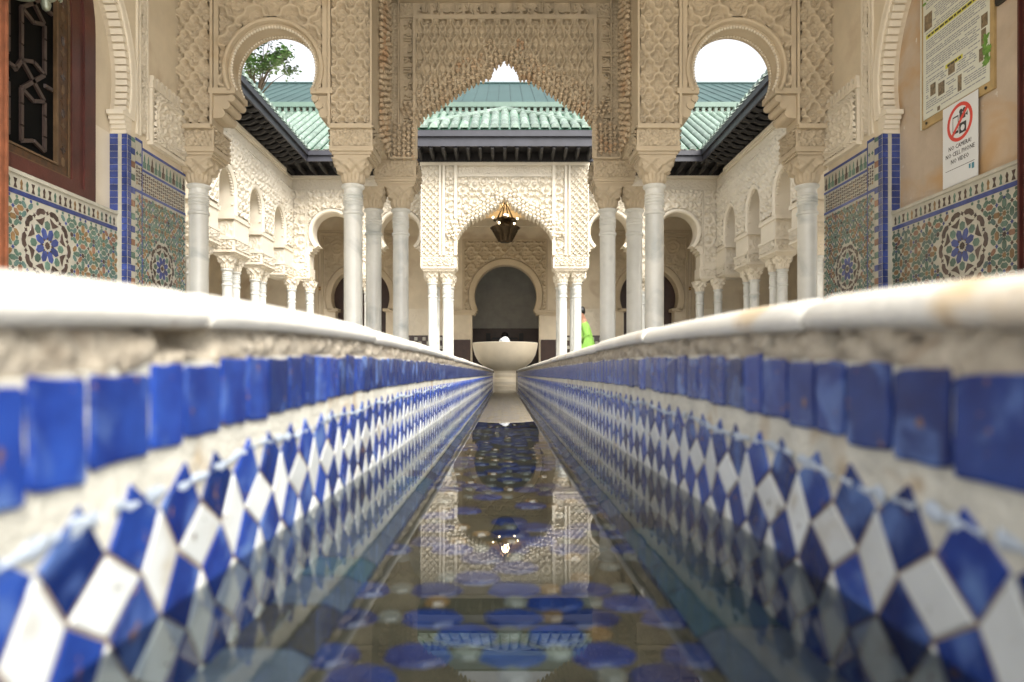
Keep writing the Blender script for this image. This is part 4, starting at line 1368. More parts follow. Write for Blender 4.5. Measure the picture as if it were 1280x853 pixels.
for a, b in ((-4.40, 1.845), (-5.02, 1.845)): part('screw', G().prism(FR, star(a, b, 0.010, 6, 0.95), 0.018, 0.023), t, IRON)

# prohibition sign
t = thing('warning_sign', 'white NO CAMERA sign with red prohibition circle below the board', 'sign', (3.09, 4.65, 1.33))
a0, a1, b0, b1 = -4.815, -4.46, 1.30, 1.862
g = G().box(FR, a0, a1, b0, b1, 0.026, 0.030)
sh = part('sheet', g, t, PAPERW)
am = (a0 + a1) / 2
c = 0.030
rc, zc = 0.117, 1.715
ring = [(am + rc * math.cos(2 * PI * i / 36), zc + rc * math.sin(2 * PI * i / 36)) for i in range(36)]
g = G()
# phone (outline), camera, video camera
g.box(FR, am - 0.072, am - 0.012, zc - 0.068, zc + 0.052, c, c + 0.0006)
g.box(FR, am - 0.004, am + 0.066, zc - 0.082, zc - 0.012, c, c + 0.0006)
g.box(FR, am - 0.002, am + 0.058, zc + 0.012, zc + 0.052, c, c + 0.0006)
for q in (0.012, 0.046): g.prism(FR, [(am + q + 0.017 * math.cos(2 * PI * i / 14), zc + 0.066 + 0.017 * math.sin(2 * PI * i / 14)) for i in range(14)], c, c + 0.0007)
g.prism(FR, [(am + 0.058, zc + 0.03), (am + 0.08, zc + 0.018), (am + 0.08, zc + 0.05)], c, c + 0.0005)
part('pictogram', g, sh, INK)
g = G().box(FR, am - 0.066, am - 0.018, zc - 0.050, zc + 0.042, c + 0.0006, c + 0.001)
g.prism(FR, [(am + 0.031 + 0.02 * math.cos(2 * PI * i / 16), zc - 0.049 + 0.02 * math.sin(2 * PI * i / 16)) for i in range(16)], c + 0.0006, c + 0.001)
part('pictogram_white', g, sh, PAPERW)
g = G().sweep(FR, ring, [(-0.012, c), (-0.012, c + 0.0016), (0.012, c + 0.0016), (0.012, c)], closed=True)
k = 0.0115
g.prism(FR, [(am - 0.083 - k * .7, zc - 0.083 + k * .7), (am - 0.083 + k * .7, zc - 0.083 - k * .7), (am + 0.083 + k * .7, zc + 0.083 - k * .7), (am + 0.083 - k * .7, zc + 0.083 + k * .7)], c, c + 0.0014)
part('prohibition_circle', g, sh, REDP)
g = G()
for i, s_ in enumerate(('NO CAMERA!', 'NO CELL PHONE', 'NO VIDEO')):
    for e in (0, 0.0012): text_g(s_, g, FR, am + e, 1.545 - 0.047 * i, c, 0.0385, 0.043, 0.0007 + e * 0.1, 'CENTER')
g.box(FR, a0 + 0.03, a1 - 0.03, 1.410, 1.4135, c, c + 0.0007)
part('lettering', g, sh, INK)
g = G()
g.box(FR, a1 - 0.085, a1 - 0.068, 1.37, 1.40, c, c + 0.0007); g.box(FR, a1 - 0.058, a1 - 0.034, 1.362, 1.40, c, c + 0.0007)
part('small_logo', g, sh, TEXTB)

# ---------------------------------------------------------------- far pavilion
def far_pavilion():
    d = 13.2
    t = thing('far_pavilion', 'white carved stucco pavilion with green tiled roof facing down the channel', 'pavilion', (0, 13.9, FLOOR))
    F = front(d)
    X = lambda px: ax(px, d)
    Z = lambda py: zy(py, d)
    m = d / FPX
    zb = BLKT
    ai = 61 * m
    half = [(61, 318), (61, 302), (57, 293), (51, 285), (44, 278), (36, 274), (27, 270), (18, 264), (10, 259), (6, 254), (0, 249)]
    hp = [(a * m, Z(b)) for a, b in half]; hp[0] = (ai, zb)
    path = [(-a, b) for a, b in hp] + [(a, b) for a, b in hp[::-1][1:]]
    aO, zt = 104.5 * m, Z(204)
    wpath = offset(path, 0.05)
    wpath[0] = (wpath[0][0], zb); wpath[-1] = (wpath[-1][0], zb)
    poly = [(-aO, zb)] + wpath + [(aO, zb), (aO, zt), (-aO, zt)]
    part('wall', G().solid(F, poly, -0.3, 0), t, STUCCO_W)
    hole = inside([(-ai, zb - 1)] + [(a * 0.98, b + 0.03) for a, b in path] + [(ai, zb - 1)])
    st = 0.0105
    carve('arch_panel', t, F, X(572.5), X(690), zb, Z(222), st, girih(0.115), 0.055, 0.004, STUCCO_W, mask=lambda a, b: ~hole(a, b))
    for s in (-1, 1):
        def cv(nm, p0, p1, y0, y1, fn, dp=0.05):
            x0, x1 = sorted((s * (631 - p0) * m, s * (631 - p1) * m))
            carve(nm, t, F, x0, x1, y0, y1, st, fn, dp, 0.004, STUCCO_W)
        cv('lace_panel', 527.5, 549, zb + 0.03, Z(209), sebka(0.125, 0.135, rib=0.36, fs=0.06))
        cv('lace_strip', 557, 568, zb + 0.03, Z(209), girih(0.105))
    carve('inscription_band', t, F, X(573), X(690), Z(218), Z(209), st, script(0.09), 0.022, 0.004, STUCCO_W)
    g = G()
    for s in (-1, 1):
        for p, q, c in ((526.5, 527.6, 0.055), (549, 551.5, 0.06), (553.5, 556.5, 0.06), (568, 571.8, 0.065)):
            x0, x1 = sorted((s * (631 - p) * m, s * (631 - q) * m))
            g.box(F, x0, x1, zb + 0.02, Z(208), 0, c)
    g.box(F, -aO - 0.02, aO + 0.02, Z(208), Z(203.5), 0, 0.05)
    g.box(F, X(572), X(691), Z(221.5), Z(218.5), 0, 0.034)
    part('trim_moulding', g, t, STUCCO_W)
    g = G()
    muq_cells(g, F, [p for p in path if p[1] > zb + 0.02], 4, 0.085, lambda k: 0.06 - 0.004 * k, 0.27)
    part('honeycomb_arch', g, t, STUCCO_W, smooth='auto', kind='stuff')
    g = G()
    for j in range(3): muq_cells(g, F, [p for p in path if p[1] > zb + 0.02], 1, 0.085, lambda k: -0.04 - 0.1 * j, 0.02)
    part('honeycomb_soffit', g, t, STUCCO_W, smooth='auto', kind='stuff')
    g = G()
    for s in (-1, 1):
        a0, a1 = sorted((s * aO, s * ai))
        g = G()
        pier_block(g, F, a0 - .01, a1 + .01, 0.02, -0.42); flare(g, F, a0 + .01, a1 - .01, 0, -0.38, e=0.03)
        g.box(F, a0 - .02, a1 + .02, BLKT, BLKT + 0.03, 0.03, -0.4)
        FS = Fr((s * aO, 0, 0), (0, 1, 0), (s, 0, 0))
        g.box(FS, d + 0.301, 14.6, zb + 0.5, zt, -0.3, -0.002)
        g.box(FS, d + 0.62, 14.1, MOLT, zb + 0.501, -0.3, -0.003)
        part('impost_block', g, t, STUCCO_W)
    for s in (-1, 1):
        a0, a1 = sorted((s * aO, s * ai))
        carve('inscription_block', t, F, a0 + 0.03, a1 - 0.03, MOLT + .03, BLKT - .03, st, script(0.085), 0.035, 0.021, STUCCO_W)
    # ceiling with stepped mouldings inside
    g = G().box(W0, -aO + 0.31, aO - 0.31, 3.45, 3.55, d + 0.31, 14.6)
    g.box(W0, -aO + 0.31, aO - 0.31, 3.30, 3.449, 14.4, 14.6)
    part('ceiling', g, t, STUCCO)
    # eaves
    ye, ze = 12.56, 4.56
    EX = 1.78
    g = G()
    prof = [(d - 0.001, zt + 0.002), (d - 0.06, zt + 0.002), (d - 0.07, 4.26), (ye + 0.10, 4.26), (ye + 0.10, 4.36), (d - 0.001, 4.36)]
    FS = Fr((0, 0, 0), (0, 1, 0), (1, 0, 0))
    g.solid(FS, prof, -EX + 0.14, EX - 0.14)
    part('soffit', g, t, WOODD)
    g = G()
    g.box(W0, -EX + 0.05, EX - 0.05, 4.215, 4.385, ye + 0.055, ye + 0.095)
    g.box(W0, -EX, EX, 4.385, 4.50, ye + 0.01, ye + 0.06)
    g.box(W0, -EX, EX, 4.385, 4.50, ye + 0.06, 14.4)
    part('fascia', g, t, FASCIA)
    for k in range(15):
        x = -1.60 + 3.2 * k / 14
        g = G()
        g.box(W0, x - 0.030, x + 0.030, 4.17, 4.262, ye + 0.10, ye + 0.5)
        g.tube([(x, ye + 0.09, 4.215), (x, ye + 0.20, 4.165), (x, ye + 0.36, 4.175), (x, ye + 0.56, 4.13)], [0.045, 0.036, 0.045, 0.03], 6)
        part('bracket', g, t, WOODD, smooth='auto')
    g = G().box(W0, -EX + .15, EX - .15, 4.088, 4.11, d - 0.085, d - 0.061)
    for k in range(44): g.box(W0, -1.62 + 3.24 * k / 43 - 0.014, -1.62 + 3.24 * k / 43 + 0.014, 4.11, 4.16, d - 0.082, d - 0.062)
    part('dentil_rail', g, t, WOODD)
    # hipped roof of barrel tiles
    ap = Vector((0, 14.25, 5.50))
    c4 = [(-EX, ye, ze - 0.055), (EX, ye, ze - 0.055), (EX, 15.9, ze - 0.055), (-EX, 15.9, ze - 0.055)]
    g = G(); g.add(c4 + [tuple(ap)], [(0, 1, 4), (1, 2, 4), (2, 3, 4), (3, 0, 4)])
    rf = part('roof', g, t, GDARK)
    nt_ = 19
    for k in range(nt_):
        x = -EX + 2 * EX * (k + 0.5) / nt_
        fmax = 1 - abs(x) / EX
        L = 5
        for q in range(L):
            f0, f1 = q / L, (q + 1.12) / L
            if f0 >= fmax: break
            f1 = min(f1, fmax + 0.03)
            p0 = Vector((x, ye + (ap.y - ye) * f0, ze + (ap.z - ze + 0.02) * f0)); p1 = Vector((x, ye + (ap.y - ye) * f1, ze + (ap.z - ze + 0.02) * f1))
            g = G(); sg = 7; r0 = 0.082
            vs = []
            for p_, r_ in ((p0, r0), (p1, r0 * 0.86)):
                vs += [(p_.x + r_ * math.cos(PI * i / (sg - 1)), p_.y, p_.z + r_ * 0.95 * math.sin(PI * i / (sg - 1)) - 0.02) for i in range(sg)]
            g.add(vs, [(i, i + 1, sg + i + 1, sg + i) for i in range(sg - 1)] + [tuple(range(sg))])
            part('roof_tile', g, rf, GTILE, smooth='auto')
    g = G()
    for s in (-1, 1): g.tube([(s * EX, ye, ze), (0, ap.y, ap.z + 0.03)], 0.06, 8)
    g.tube([(0, ap.y, ap.z - 0.05), (0, ap.y, ap.z + 0.05)], 0.08, 8)
    part('hip_ridge', g, rf, GTILE, smooth='auto')
    return t
far_pavilion()

# hanging lantern in the far pavilion
lx, ly = ax(631.5, 13.75), 13.75
mm = 13.75 / FPX
zz = lambda py: zy(py, 13.75)
t = thing('hanging_lantern', 'brass lantern with small lit lamps hanging in the far pavilion arch', 'lantern', (lx, ly, zz(304)))
g = G().lathe(lx, ly, [(6 * mm, zz(303.5)), (8.5 * mm, zz(302)), (10 * mm, zz(297)), (13 * mm, zz(291)), (18.5 * mm, zz(286.5)), (19 * mm, zz(285)), (17 * mm, zz(283.5)), (9 * mm, zz(283.2)), (8 * mm, zz(278.5)), (13 * mm, zz(277.5)), (14.8 * mm, zz(276.5)), (14.8 * mm, zz(274.5)), (8 * mm, zz(273.6)), (4 * mm, zz(270))], 8)
part('body', g, t, BRASS)
g = G(); arms_ = G()
for k in range(8):
    an = PI / 8 + k * PI / 4
    g.tube([(lx + 10.5 * mm * math.cos(an), ly + 10.5 * mm * math.sin(an), zz(273.8)), (lx + 1.2 * mm * math.cos(an), ly + 1.2 * mm * math.sin(an), zz(254))], 0.6 * mm, 5)
    arms_.tube([(lx + 18.4 * mm * math.cos(an), ly + 18.4 * mm * math.sin(an), zz(285)), (lx + 8.6 * mm * math.cos(an), ly + 8.6 * mm * math.sin(an), zz(302))], 0.7 * mm, 5)
part('cage', g, t, BRASS)
part('bowl_ribs', arms_, t, BRASS)
g = G()
g.lathe(lx, ly, [(0.3 * mm, zz(257)), (2.6 * mm, zz(256)), (2.0 * mm, zz(253)), (0.6 * mm, zz(251))], 8)
part('finial', g, t, BRASS)
g = G().tube([(lx, ly, zz(252)), (lx, ly, 3.45)], 0.012, 6)
part('chain', g, t, IRON)
for k in range(8):
    an = k * PI / 4 + 0.2
    r_ = (13.5 if k % 2 else 15.5) * mm
    g = G().blob(W0, lx + r_ * math.cos(an), zz(281.3 if k % 2 else 272.8), ly + r_ * math.sin(an), 0.017, 0.022, 0.017, 8, 4)
    part('lamp_bulb', g, t, BULB, smooth=True)
g = G().blob(W0, lx, zz(270.5), ly, 0.035, 0.05, 0.035, 8, 4)
part('lamp_bulb', g, t, BULB, smooth=True)
pl = bpy.data.lights.new('lantern_light', 'POINT'); pl.energy = 5; pl.color = (1, 0.72, 0.38); pl.shadow_soft_size = 0.08
po_ = bpy.data.objects.new('lantern_light', pl); po_.location = (lx, ly + 0.1, zz(262)); COL.objects.link(po_)

# ---------------------------------------------------------------- court walls
WT = 4.23
def eave(t, FS, a0, a1, reach, tile_pitch, up=None, brk=0.24, mitre=0):
    # FS: wall frame with c pointing into the court
    g = G()
    g.solid(Fr(FS.p(0, 0, 0), tuple(FS.n), tuple(FS.u)), [(0, WT + 0.002), (0.05, WT + 0.002), (0.06, 4.385), (reach - 0.06, 4.385), (reach - 0.06, 4.425), (0, 4.425)], a0, a1)
    part('soffit', g, t, WOODD)
    g = G().box(FS, a0, a1, 4.315, 4.43, reach - 0.06, reach - 0.03); g.box(FS, a0, a1, 4.43, 4.53, reach - 0.03, reach + 0.01)
    g.box(FS, a0, a1, 4.435, 4.50, -0.2, reach - 0.031)
    part('fascia', g, t, FASCIA)
    n = int((a1 - a0) / brk)
    for k in range(n):
        a = a0 + (k + 0.5) * brk
        g = G()
        pts = [FS.p(a, 4.345, reach - 0.08), FS.p(a, 4.305, reach - 0.17), FS.p(a, 4.335, reach - 0.26), FS.p(a, 4.285, reach - 0.36), FS.p(a, 4.28, 0.04)]
        g.tube(pts, [0.045, 0.05, 0.04, 0.05, 0.04], 6)
        part('bracket', g, t, WOODD, smooth='auto')
    g = G().box(FS, a0, a1, WT - 0.06, WT - 0.002, 0, 0.07)
    part('cornice', g, t, STUCCO_W)
    # barrel tile ends along the eave and a roof slope behind
    rise, run = 1.95, 3.2
    g = G(); g.add([FS.p(a0, 4.535, reach), FS.p(a1, 4.535, reach), FS.p(a1, 4.535 + rise, reach - run), FS.p(a0, 4.535 + rise, reach - run)], [(0, 1, 2, 3)])
    rf = part('roof', g, t, GDARK)
    n = int((a1 - a0) / tile_pitch)
    for k in range(n):
        a = a0 + (k + 0.5) * tile_pitch
        g = G(); sg = 7; r = tile_pitch * 0.36
        vs = []
        for q in range(2):
            f = (0, 1)[q]
            b, c = 4.54 + rise * f, reach + 0.03 - (run + 0.03) * f
            vs += [FS.p(a + r * math.cos(PI * i / (sg - 1)), b + r * math.sin(PI * i / (sg - 1)), c) for i in range(sg)]
        g.add(vs, [(i, i + 1, sg + i + 1, sg + i) for i in range(sg - 1)] + [tuple(range(sg))])
        part('roof_tile_row', g, rf, GTILE, smooth='auto')
    return rf

def ridge(t, FS, a0, a1, reach):
    # pierced ridge wall with a cap over the far slope
    b0 = 4.535 + 1.95; c = reach - 3.2
    g = G().box(FS, a0, a1, b0 - 0.02, b0 + 0.03, c - 0.06, c + 0.06); g.box(FS, a0, a1, b0 + 0.15, b0 + 0.27, c - 0.07, c + 0.07)
    n = int((a1 - a0) / 0.155)
    for k in range(n + 1): g.box(FS, a0 + k * 0.155, a0 + k * 0.155 + 0.075, b0 + 0.03, b0 + 0.15, c - 0.05, c + 0.05)
    part('pierced_ridge', g, t, GRIDGE)
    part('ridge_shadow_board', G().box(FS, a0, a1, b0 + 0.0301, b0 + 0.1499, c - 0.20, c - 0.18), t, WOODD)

def side_wing(s):
    sn = 'left' if s < 0 else 'right'
    t = thing('court_wing', f'{sn} court wing of pale carved arches under dark bracketed eaves', 'arcade', (s * 4.7, 11, FLOOR), 'court side wings')
    F = side(s, 4.55)
    zs, r, cz = 2.66, 0.325, 3.02
    y0, y1 = 6.7, 14.59
    ops = [7.225 + 1.3 * k for k in range(6)]
    poly = [(y1, WT), (y0, WT), (y0, BLKT)]
    bottoms = []
    paths = []
    for c_ in ops:
        p = stilt_path(c_, cz, r, zs)
        paths.append(p)
        poly += [(c_ - 0.33, BLKT), (c_ - 0.33, zs)] + p + [(c_ + 0.33, zs), (c_ + 0.33, BLKT)]
    poly += [(y1, BLKT)]
    part('wall', G().solid(F, poly, -0.35, 0), t, STUCCO_W)
    ins = [inside([(c_ - 0.40, 1.0)] + stilt_path(c_, cz, r + 0.085, zs - 0.02) + [(c_ + 0.40, 1.0)]) for c_ in ops]
    def mask(a, b):
        k = np.ones(len(a), bool)
        for q in ins: k &= ~q(a, b)
        return k
    carve('carved_panel', t, F, 8.3, y1, 2.70, 3.93, 0.0155, lambda u, v: np.maximum(arab(u, v, 0.17), 0.7 * arab(u + 0.03, v, 0.075)), 0.05, 0.004, STUCCO_W, mask=mask, stepa=0.02)
    carve('inscription_band', t, F, 8.3, y1, 3.99, 4.12, 0.0155, script(0.12), 0.022, 0.004, STUCCO_W, stepa=0.02)
    g = G()
    for z, c in ((3.945, 0.03), (4.135, 0.03)): g.box(F, 8.2, y1, z, z + 0.03, 0, c)
    for c_ in ops:
        yp = c_ + 0.65
        for q in (-0.20, 0.18): g.box(F, yp + q, yp + q + 0.02, 2.70, 3.94, 0, 0.028)
        for q in (-0.13, 0.12): g.box(F, c_ + q * 2.4 - 0.01, c_ + q * 2.4 + 0.01, 3.72, 3.94, 0, 0.027)
        g.box(F, c_ - 0.322, c_ + 0.322, 3.70, 3.725, 0, 0.029)
    part('panel_moulding', g, t, STUCCO_W)
    for c_, p in zip(ops, paths):
        if c_ < 9: continue
        g = G().sweep(F, p, [(-0.005, -0.338), (-0.005, 0.02), (0.03, 0.045), (0.07, 0.045), (0.08, 0.0)])
        P = p
        for i in range(0, len(P)):
            L = math.hypot(P[i][0] - c_, P[i][1] - cz)
            for c in (-0.02, -0.30): g.blob(F, P[i][0] - (P[i][0] - c_) / L * 0.006, P[i][1] - (P[i][1] - cz) / L * 0.006, c, 0.026, 0.026, 0.03, 5, 2)
        part('archivolt', g, t, STUCCO_W, smooth='auto')
    for c_ in ops:
        g = G()
        p0, p1 = c_ + 0.325, c_ + 0.975
        if p1 > y1: p1 = y1
        g.box(F, p0 - 0.06, p1 + (0.06 if p1 < y1 else 0), zs - 0.06, zs + 0.015, -0.40, 0.03)
        g.box(F, p0, p1, BLKT, zs - 0.06, -0.349, 0.012)
        pier_block(g, F, p0 - 0.035, min(y1, p1 + 0.035), 0.03, -0.39)
        flare(g, F, p0 - 0.02, min(y1 - 0.02, p1 + 0.02), 0.02, -0.36, e=0.04)
        g.box(F, p0 - 0.05, min(y1, p1 + 0.05), BLKT - 0.02, BLKT + 0.02, -0.41, 0.045)
        part('impost_block', g, t, STUCCO_W)
    for c_ in ops[2:]:
        p0, p1 = c_ + 0.325, min(y1, c_ + 0.975)
        carve('inscription_block', t, F, p0, p1, MOLT + .03, BLKT - .03, 0.014, script(0.085), 0.032, 0.031, STUCCO_W)
        FE = Fr(F.p(p0 - 0.035, 0, 0), tuple(-F.n), tuple(-F.u))
        carve('inscription_block', t, FE, 0.0, 0.36, MOLT + .03, BLKT - .03, 0.014, script(0.085), 0.032, 0.001, STUCCO_W)
        FE2 = Fr(F.p(p0, 0, 0), tuple(-F.n), tuple(-F.u))
        carve('carved_panel', t, FE2, 0.02, 0.32, BLKT + .03, zs - .07, 0.014, girih(0.12), 0.016, 0.001, STUCCO_W)
    eave(t, F, 6.7, 14.02, 0.57, 0.185)
    # gallery behind: back wall, ceiling
    g = G().box(F, 6.6, 17.5, FLOOR, 4.2, -2.35, -2.2); g.box(F, 6.6, 17.0, 4.0, 4.1, -2.2, -0.351)
    part('gallery_wall', g, t, PLASTER)
    g = G()
    for yc in (9.6, 12.2):
        FG = Fr(F.p(0, 0, -2.2), tuple(F.u), tuple(F.n))
        g.sweep(FG, arch_path(yc, 1.35, 0.62, 0.95, 24), [(0, 0), (0, 0.05), (0.05, 0.06), (0.14, 0.03), (0.14, 0)])
    part('blind_arch', g, t, STUCCO_W, smooth='auto')
    g = G().box(F, 6.7, 17, FLOOR, 0.95, -2.2, -2.18)
    part('gallery_dado', g, t, GREYT)
    return t
side_wing(-1); side_wing(1)

# far wall
def far_wing():
    t = thing('far_court_wall', 'far court wall with two pairs of plain round arches beside the pavilion', 'arcade', (0, 14.8, FLOOR))
    d = 14.6
    for s in (-1, 1):
        F = Fr((0, d, 0), (-s, 0, 0), (0, -1, 0))
        r, cz, zs = 0.415, 3.04, 2.74
        ops = (-3.70, -2.24)
        poly = [(-1.60, WT), (-4.9, WT), (-4.9, BLKT)]
        for c_ in ops: poly += [(c_ - 0.50, BLKT), (c_ - 0.50, zs)] + arch_path(c_, cz, r, zs, 24) + [(c_ + 0.50, zs), (c_ + 0.50, BLKT)]
        poly += [(-1.60, BLKT)]
        part('wall', G().solid(F, poly, -0.35, 0), t, STUCCO_W)
        ins = [inside([(c_ - 0.5, 1.0)] + arch_path(c_, cz, r + 0.09, zs, 24) + [(c_ + 0.5, 1.0)]) for c_ in ops]
        def mask(a, b):
            k = np.ones(len(a), bool)
            for q in ins: k &= ~q(a, b)
            return k
        for x0, x1 in ((-4.21, -3.10), (-2.80, -1.66)):
            carve('carved_panel', t, F, x0, x1, 2.72, 3.93, 0.0145, lambda u, v: np.maximum(arab(u, v, 0.20), 0.6 * arab(u, v, 0.09)), 0.06, 0.004, STUCCO_W, mask=mask)
        for x0, x1 in ((-4.50, -4.27), (-3.04, -2.86)):
            carve('lace_strip', t, F, x0, x1, 2.40, 3.93, 0.0145, girih(0.15), 0.045, 0.004, STUCCO_W)
        carve('inscription_band', t, F, -4.5, -1.66, 3.98, 4.15, 0.0145, script(0.1), 0.02, 0.004, STUCCO_W)
        g = G()
        g.box(F, -4.54, -1.66, 3.94, 3.97, 0, 0.032)
        for x in (-4.54, -4.26, -4.225, -3.085, -3.055, -2.845, -2.815): g.box(F, x - 0.01, x + 0.012, 2.30, 3.94, 0, 0.03)
        part('panel_moulding', g, t, STUCCO_W)
        g = G()
        for c_ in ops:
            g.sweep(F, arch_path(c_, cz, r, zs, 30), [(-0.005, -0.338), (-0.005, 0.02), (0.02, 0.05), (0.07, 0.05), (0.09, 0)])
        part('archivolt', g, t, STUCCO_W, smooth='auto')
        g = G()
        for c_ in ops:
            for q in (-1, 1):
                for k in range(3):
                    e0, e1 = sorted((c_ + q * 0.52, c_ + q * (0.36 + 0.05 * k)))
                    g.box(F, e0, e1, zs - 0.06 * (k + 1), zs - 0.06 * k, -0.36 + .003 * k, 0.02 - .003 * k)
        part('corbel', g, t, STUCCO_W)
        for x0, x1 in ((-4.56, -4.16), (-3.16, -2.76), (-1.74, -1.60)):
            g = G()
            pier_block(g, F, x0, x1, 0.02, -0.37); flare(g, F, x0 + .02, x1 - .02, 0.01, -0.35, e=0.03)
            g.box(F, x0 + .02, x1 - .02, BLKT, BLKT + 0.28, 0.008, -0.345)
            part('impost_block', g, t, STUCCO_W)
        for x0, x1 in ((-4.53, -4.19), (-3.13, -2.79)):
            carve('inscription_block', t, F, x0, x1, MOLT + .03, BLKT - .03, 0.014, script(0.085), 0.032, 0.021, STUCCO_W)
    F = front(d)
    rf = eave(t, F, -7.5, 7.5, 0.80, 0.19)
    ridge(t, F, -7.5, 7.5, 0.80)
    return t
far_wing()

# back gallery wall with horseshoe doors
def back_wall():
    d = 16.7
    t = thing('back_gallery_wall', 'shaded rear gallery wall with a great horseshoe arch and two dark doors', 'wall', (0, 16.9, FLOOR))
    F = front(d)
    m = d / FPX
    X = lambda px: ax(px, d); Z = lambda py: zy(py, d)
    cz, r, zs = Z(370), 0.765, Z(388)
    p = arch_path(0.02, cz, r, zs, 30)
    dr, dcz, dzs = 0.72, Z(372), Z(386)
    poly = [(-7, FLOOR), (-7, 4.1), (7, 4.1), (7, FLOOR)]
    for c_, rr_, cz_, zs_, jw in ((3.53, dr, dcz, dzs, 0.62), (0.02, r, cz, zs, 0.82), (-3.53, dr, dcz, dzs, 0.62)):
        a = arch_path(c_, cz_, rr_, zs_, 30)
        poly += [(c_ + jw, FLOOR), (c_ + jw, zs_)] + a[::-1] + [(c_ - jw, zs_), (c_ - jw, FLOOR)]
    part('wall', G().solid(F, poly, -0.3, 0), t, PLASTER)
    hole = inside([(-0.75, zs - 2)] + arch_path(0.02, cz, r + 0.17, zs, 30) + [(0.79, zs - 2)])
    carve('lattice_panel', t, F, X(581), X(682), zs, Z(302), 0.018, sebka(0.33, 0.42, rib=0.34), 0.06, 0.004, STUCCO, mask=lambda a, b: ~hole(a, b))
    g = G()
    for c_, rr_, cz_, zs_ in ((0.02, r, cz, zs), (3.53, dr, dcz, dzs), (-3.53, dr, dcz, dzs)):
        g.sweep(F, arch_path(c_, cz_, rr_, zs_, 36), [(-0.005, -0.288), (-0.005, 0.03), (0.03, 0.05), (0.13, 0.05), (0.16, 0)])
    part('archivolt', g, t, STUCCO, smooth='auto')
    g = G()
    for x in (X(579.5), X(683)): g.box(F, x - 0.03, x + 0.03, zs, Z(300), 0, 0.04)
    g.box(F, X(579), X(683.5), Z(302), Z(299), 0, 0.042)
    for s in (-1, 1):
        a0, a1 = sorted((0.02 + s * 0.70, 0.02 + s * 1.45))
        g.box(F, a0, a1, zs - 0.06, zs, -0.31, 0.07); g.box(F, a0 + 0.04, a1 - 0.04, zs - 0.12, zs - 0.06, -0.305, 0.04)
        for q in (-1, 1):
            cx = s * 3.53
            b0, b1 = sorted((cx + q * 0.55, cx + q * 0.78))
            g.box(F, b0, b1, dzs - 0.07, dzs, -0.305, 0.05)
            g.box(F, cx + q * 0.93 - 0.03, cx + q * 0.93 + 0.03, FLOOR, Z(294), 0, 0.045)
            g.box(F, cx + q * 1.06 - 0.04, cx + q * 1.06 + 0.04, FLOOR, Z(288), 0, 0.035)
        g.box(F, s * 3.53 - 0.93, s * 3.53 + 0.93, Z(294) - 0.05, Z(294), 0, 0.046)
        g.box(F, s * 3.53 - 1.06, s * 3.53 + 1.06, Z(288) - 0.06, Z(288), 0, 0.036)
    part('frame_moulding', g, t, STUCCO)
    for s in (-1, 1):
        c_ = s * 3.53
        hd = inside([(c_ - 0.7, dzs - 3)] + arch_path(c_, dcz, dr + 0.17, dzs, 30) + [(c_ + 0.7, dzs - 3)])
        carve('carved_panel', t, F, c_ - 0.88, c_ + 0.88, dzs, Z(297), 0.02, girih(0.2), 0.025, 0.004, STUCCO, mask=lambda a, b: ~hd(a, b))
        part('door', G().box(F, c_ - 0.9, c_ + 0.9, FLOOR, 2.7, -0.34, -0.305), t, DOORD)
        g = G()
        for x0, x1 in ((-5.6, -4.66), (-2.42, -1.5)):
            e0, e1 = sorted((s * x0, s * x1))
            g.box(F, e0, e1, 0.95, 1.60, 0, 0.02)
        part('carved_dado', g, t, STUCCO_W)
        for x0, x1 in ((-5.6, -4.66), (-2.42, -1.5)):
            e0, e1 = sorted((s * x0, s * x1))
            carve('dado_carving', t, F, e0 + 0.02, e1 - 0.02, 1.0, 1.56, 0.02, girih(0.17), 0.016, 0.021, STUCCO_W)
            g = G().box(F, e0, e1, FLOOR, 0.945, 0, 0.018, 0)
            nx = int((e1 - e0) / 0.10)
            for i in range(nx):
                for j in range(12):
                    if (i + j) % 2: g.box(F, e0 + 0.01 + i * 0.10, e0 + 0.085 + i * 0.10, FLOOR + 0.02 + j * 0.105, FLOOR + 0.10 + j * 0.105, 0.018, 0.022, 1 + (i * 7 + j) % 2)
            part('tiled_dado', g, t, ZDARK, ZTEAL, ZWHITE)
    for s in (-1, 1):
        e0, e1 = sorted((0.02 + s * 0.86, 0.02 + s * 1.47))
        part('dark_dado', G().box(F, e0, e1, FLOOR, Z(425), 0, 0.03), t, DOORD)
    # ceiling slab of the gallery
    part('gallery_ceiling', G().box(W0, -7, 7, 3.92, 4.02, 14.96, 16.7), t, PLASTER)
    part('gallery_beam', G().box(W0, -1.3, 1.3, 3.45, 3.60, 15.9, 16.0), t, PLASTER)
    # the tiled room beyond the great arch
    g = G().box(F, -1.6, 1.6, FLOOR, 3.2, -2.1, -2.0)
    part('inner_wall', g, t, GREYT)
    tl = G()
    F2 = front(d + 2.0)
    for i in range(20):
        for j in range(18):
            if 1.30 + 0.10 * j < 3.1: tl.box(F2, -1.0 + 0.1 * i, -0.908 + 0.1 * i, 1.32 + 0.10 * j, 1.412 + 0.10 * j, 0, 0.006)
    part('inner_wall_tile', tl, t, GREYT, kind='stuff')
    part('inner_door', G().box(F2, -1.4, 1.4, FLOOR, 1.25, 0, 0.04), t, DOORD)
    g = G()
    for x in (-0.45, 0.45): g.box(F2, x - 0.06, x + 0.06, FLOOR, 1.12, 0.04, 0.06)
    g.box(F2, -0.35, 0.35, 0.95, 1.0, 0.04, 0.08); g.blob(F2, 0, 1.06, 0.08, 0.1, 0.09, 0.05)
    part('inner_panel', g, t, WOODD)
    g = G().box(F, -1.7, -1.6, FLOOR, 3.3, -2.0, -0.3); g.box(F, 1.6, 1.7, FLOOR, 3.3, -2.0, -0.3); g.box(F, -1.7, 1.7, 3.2, 3.3, -2.0, -0.301)
    part('inner_room', g, t, GREYT)
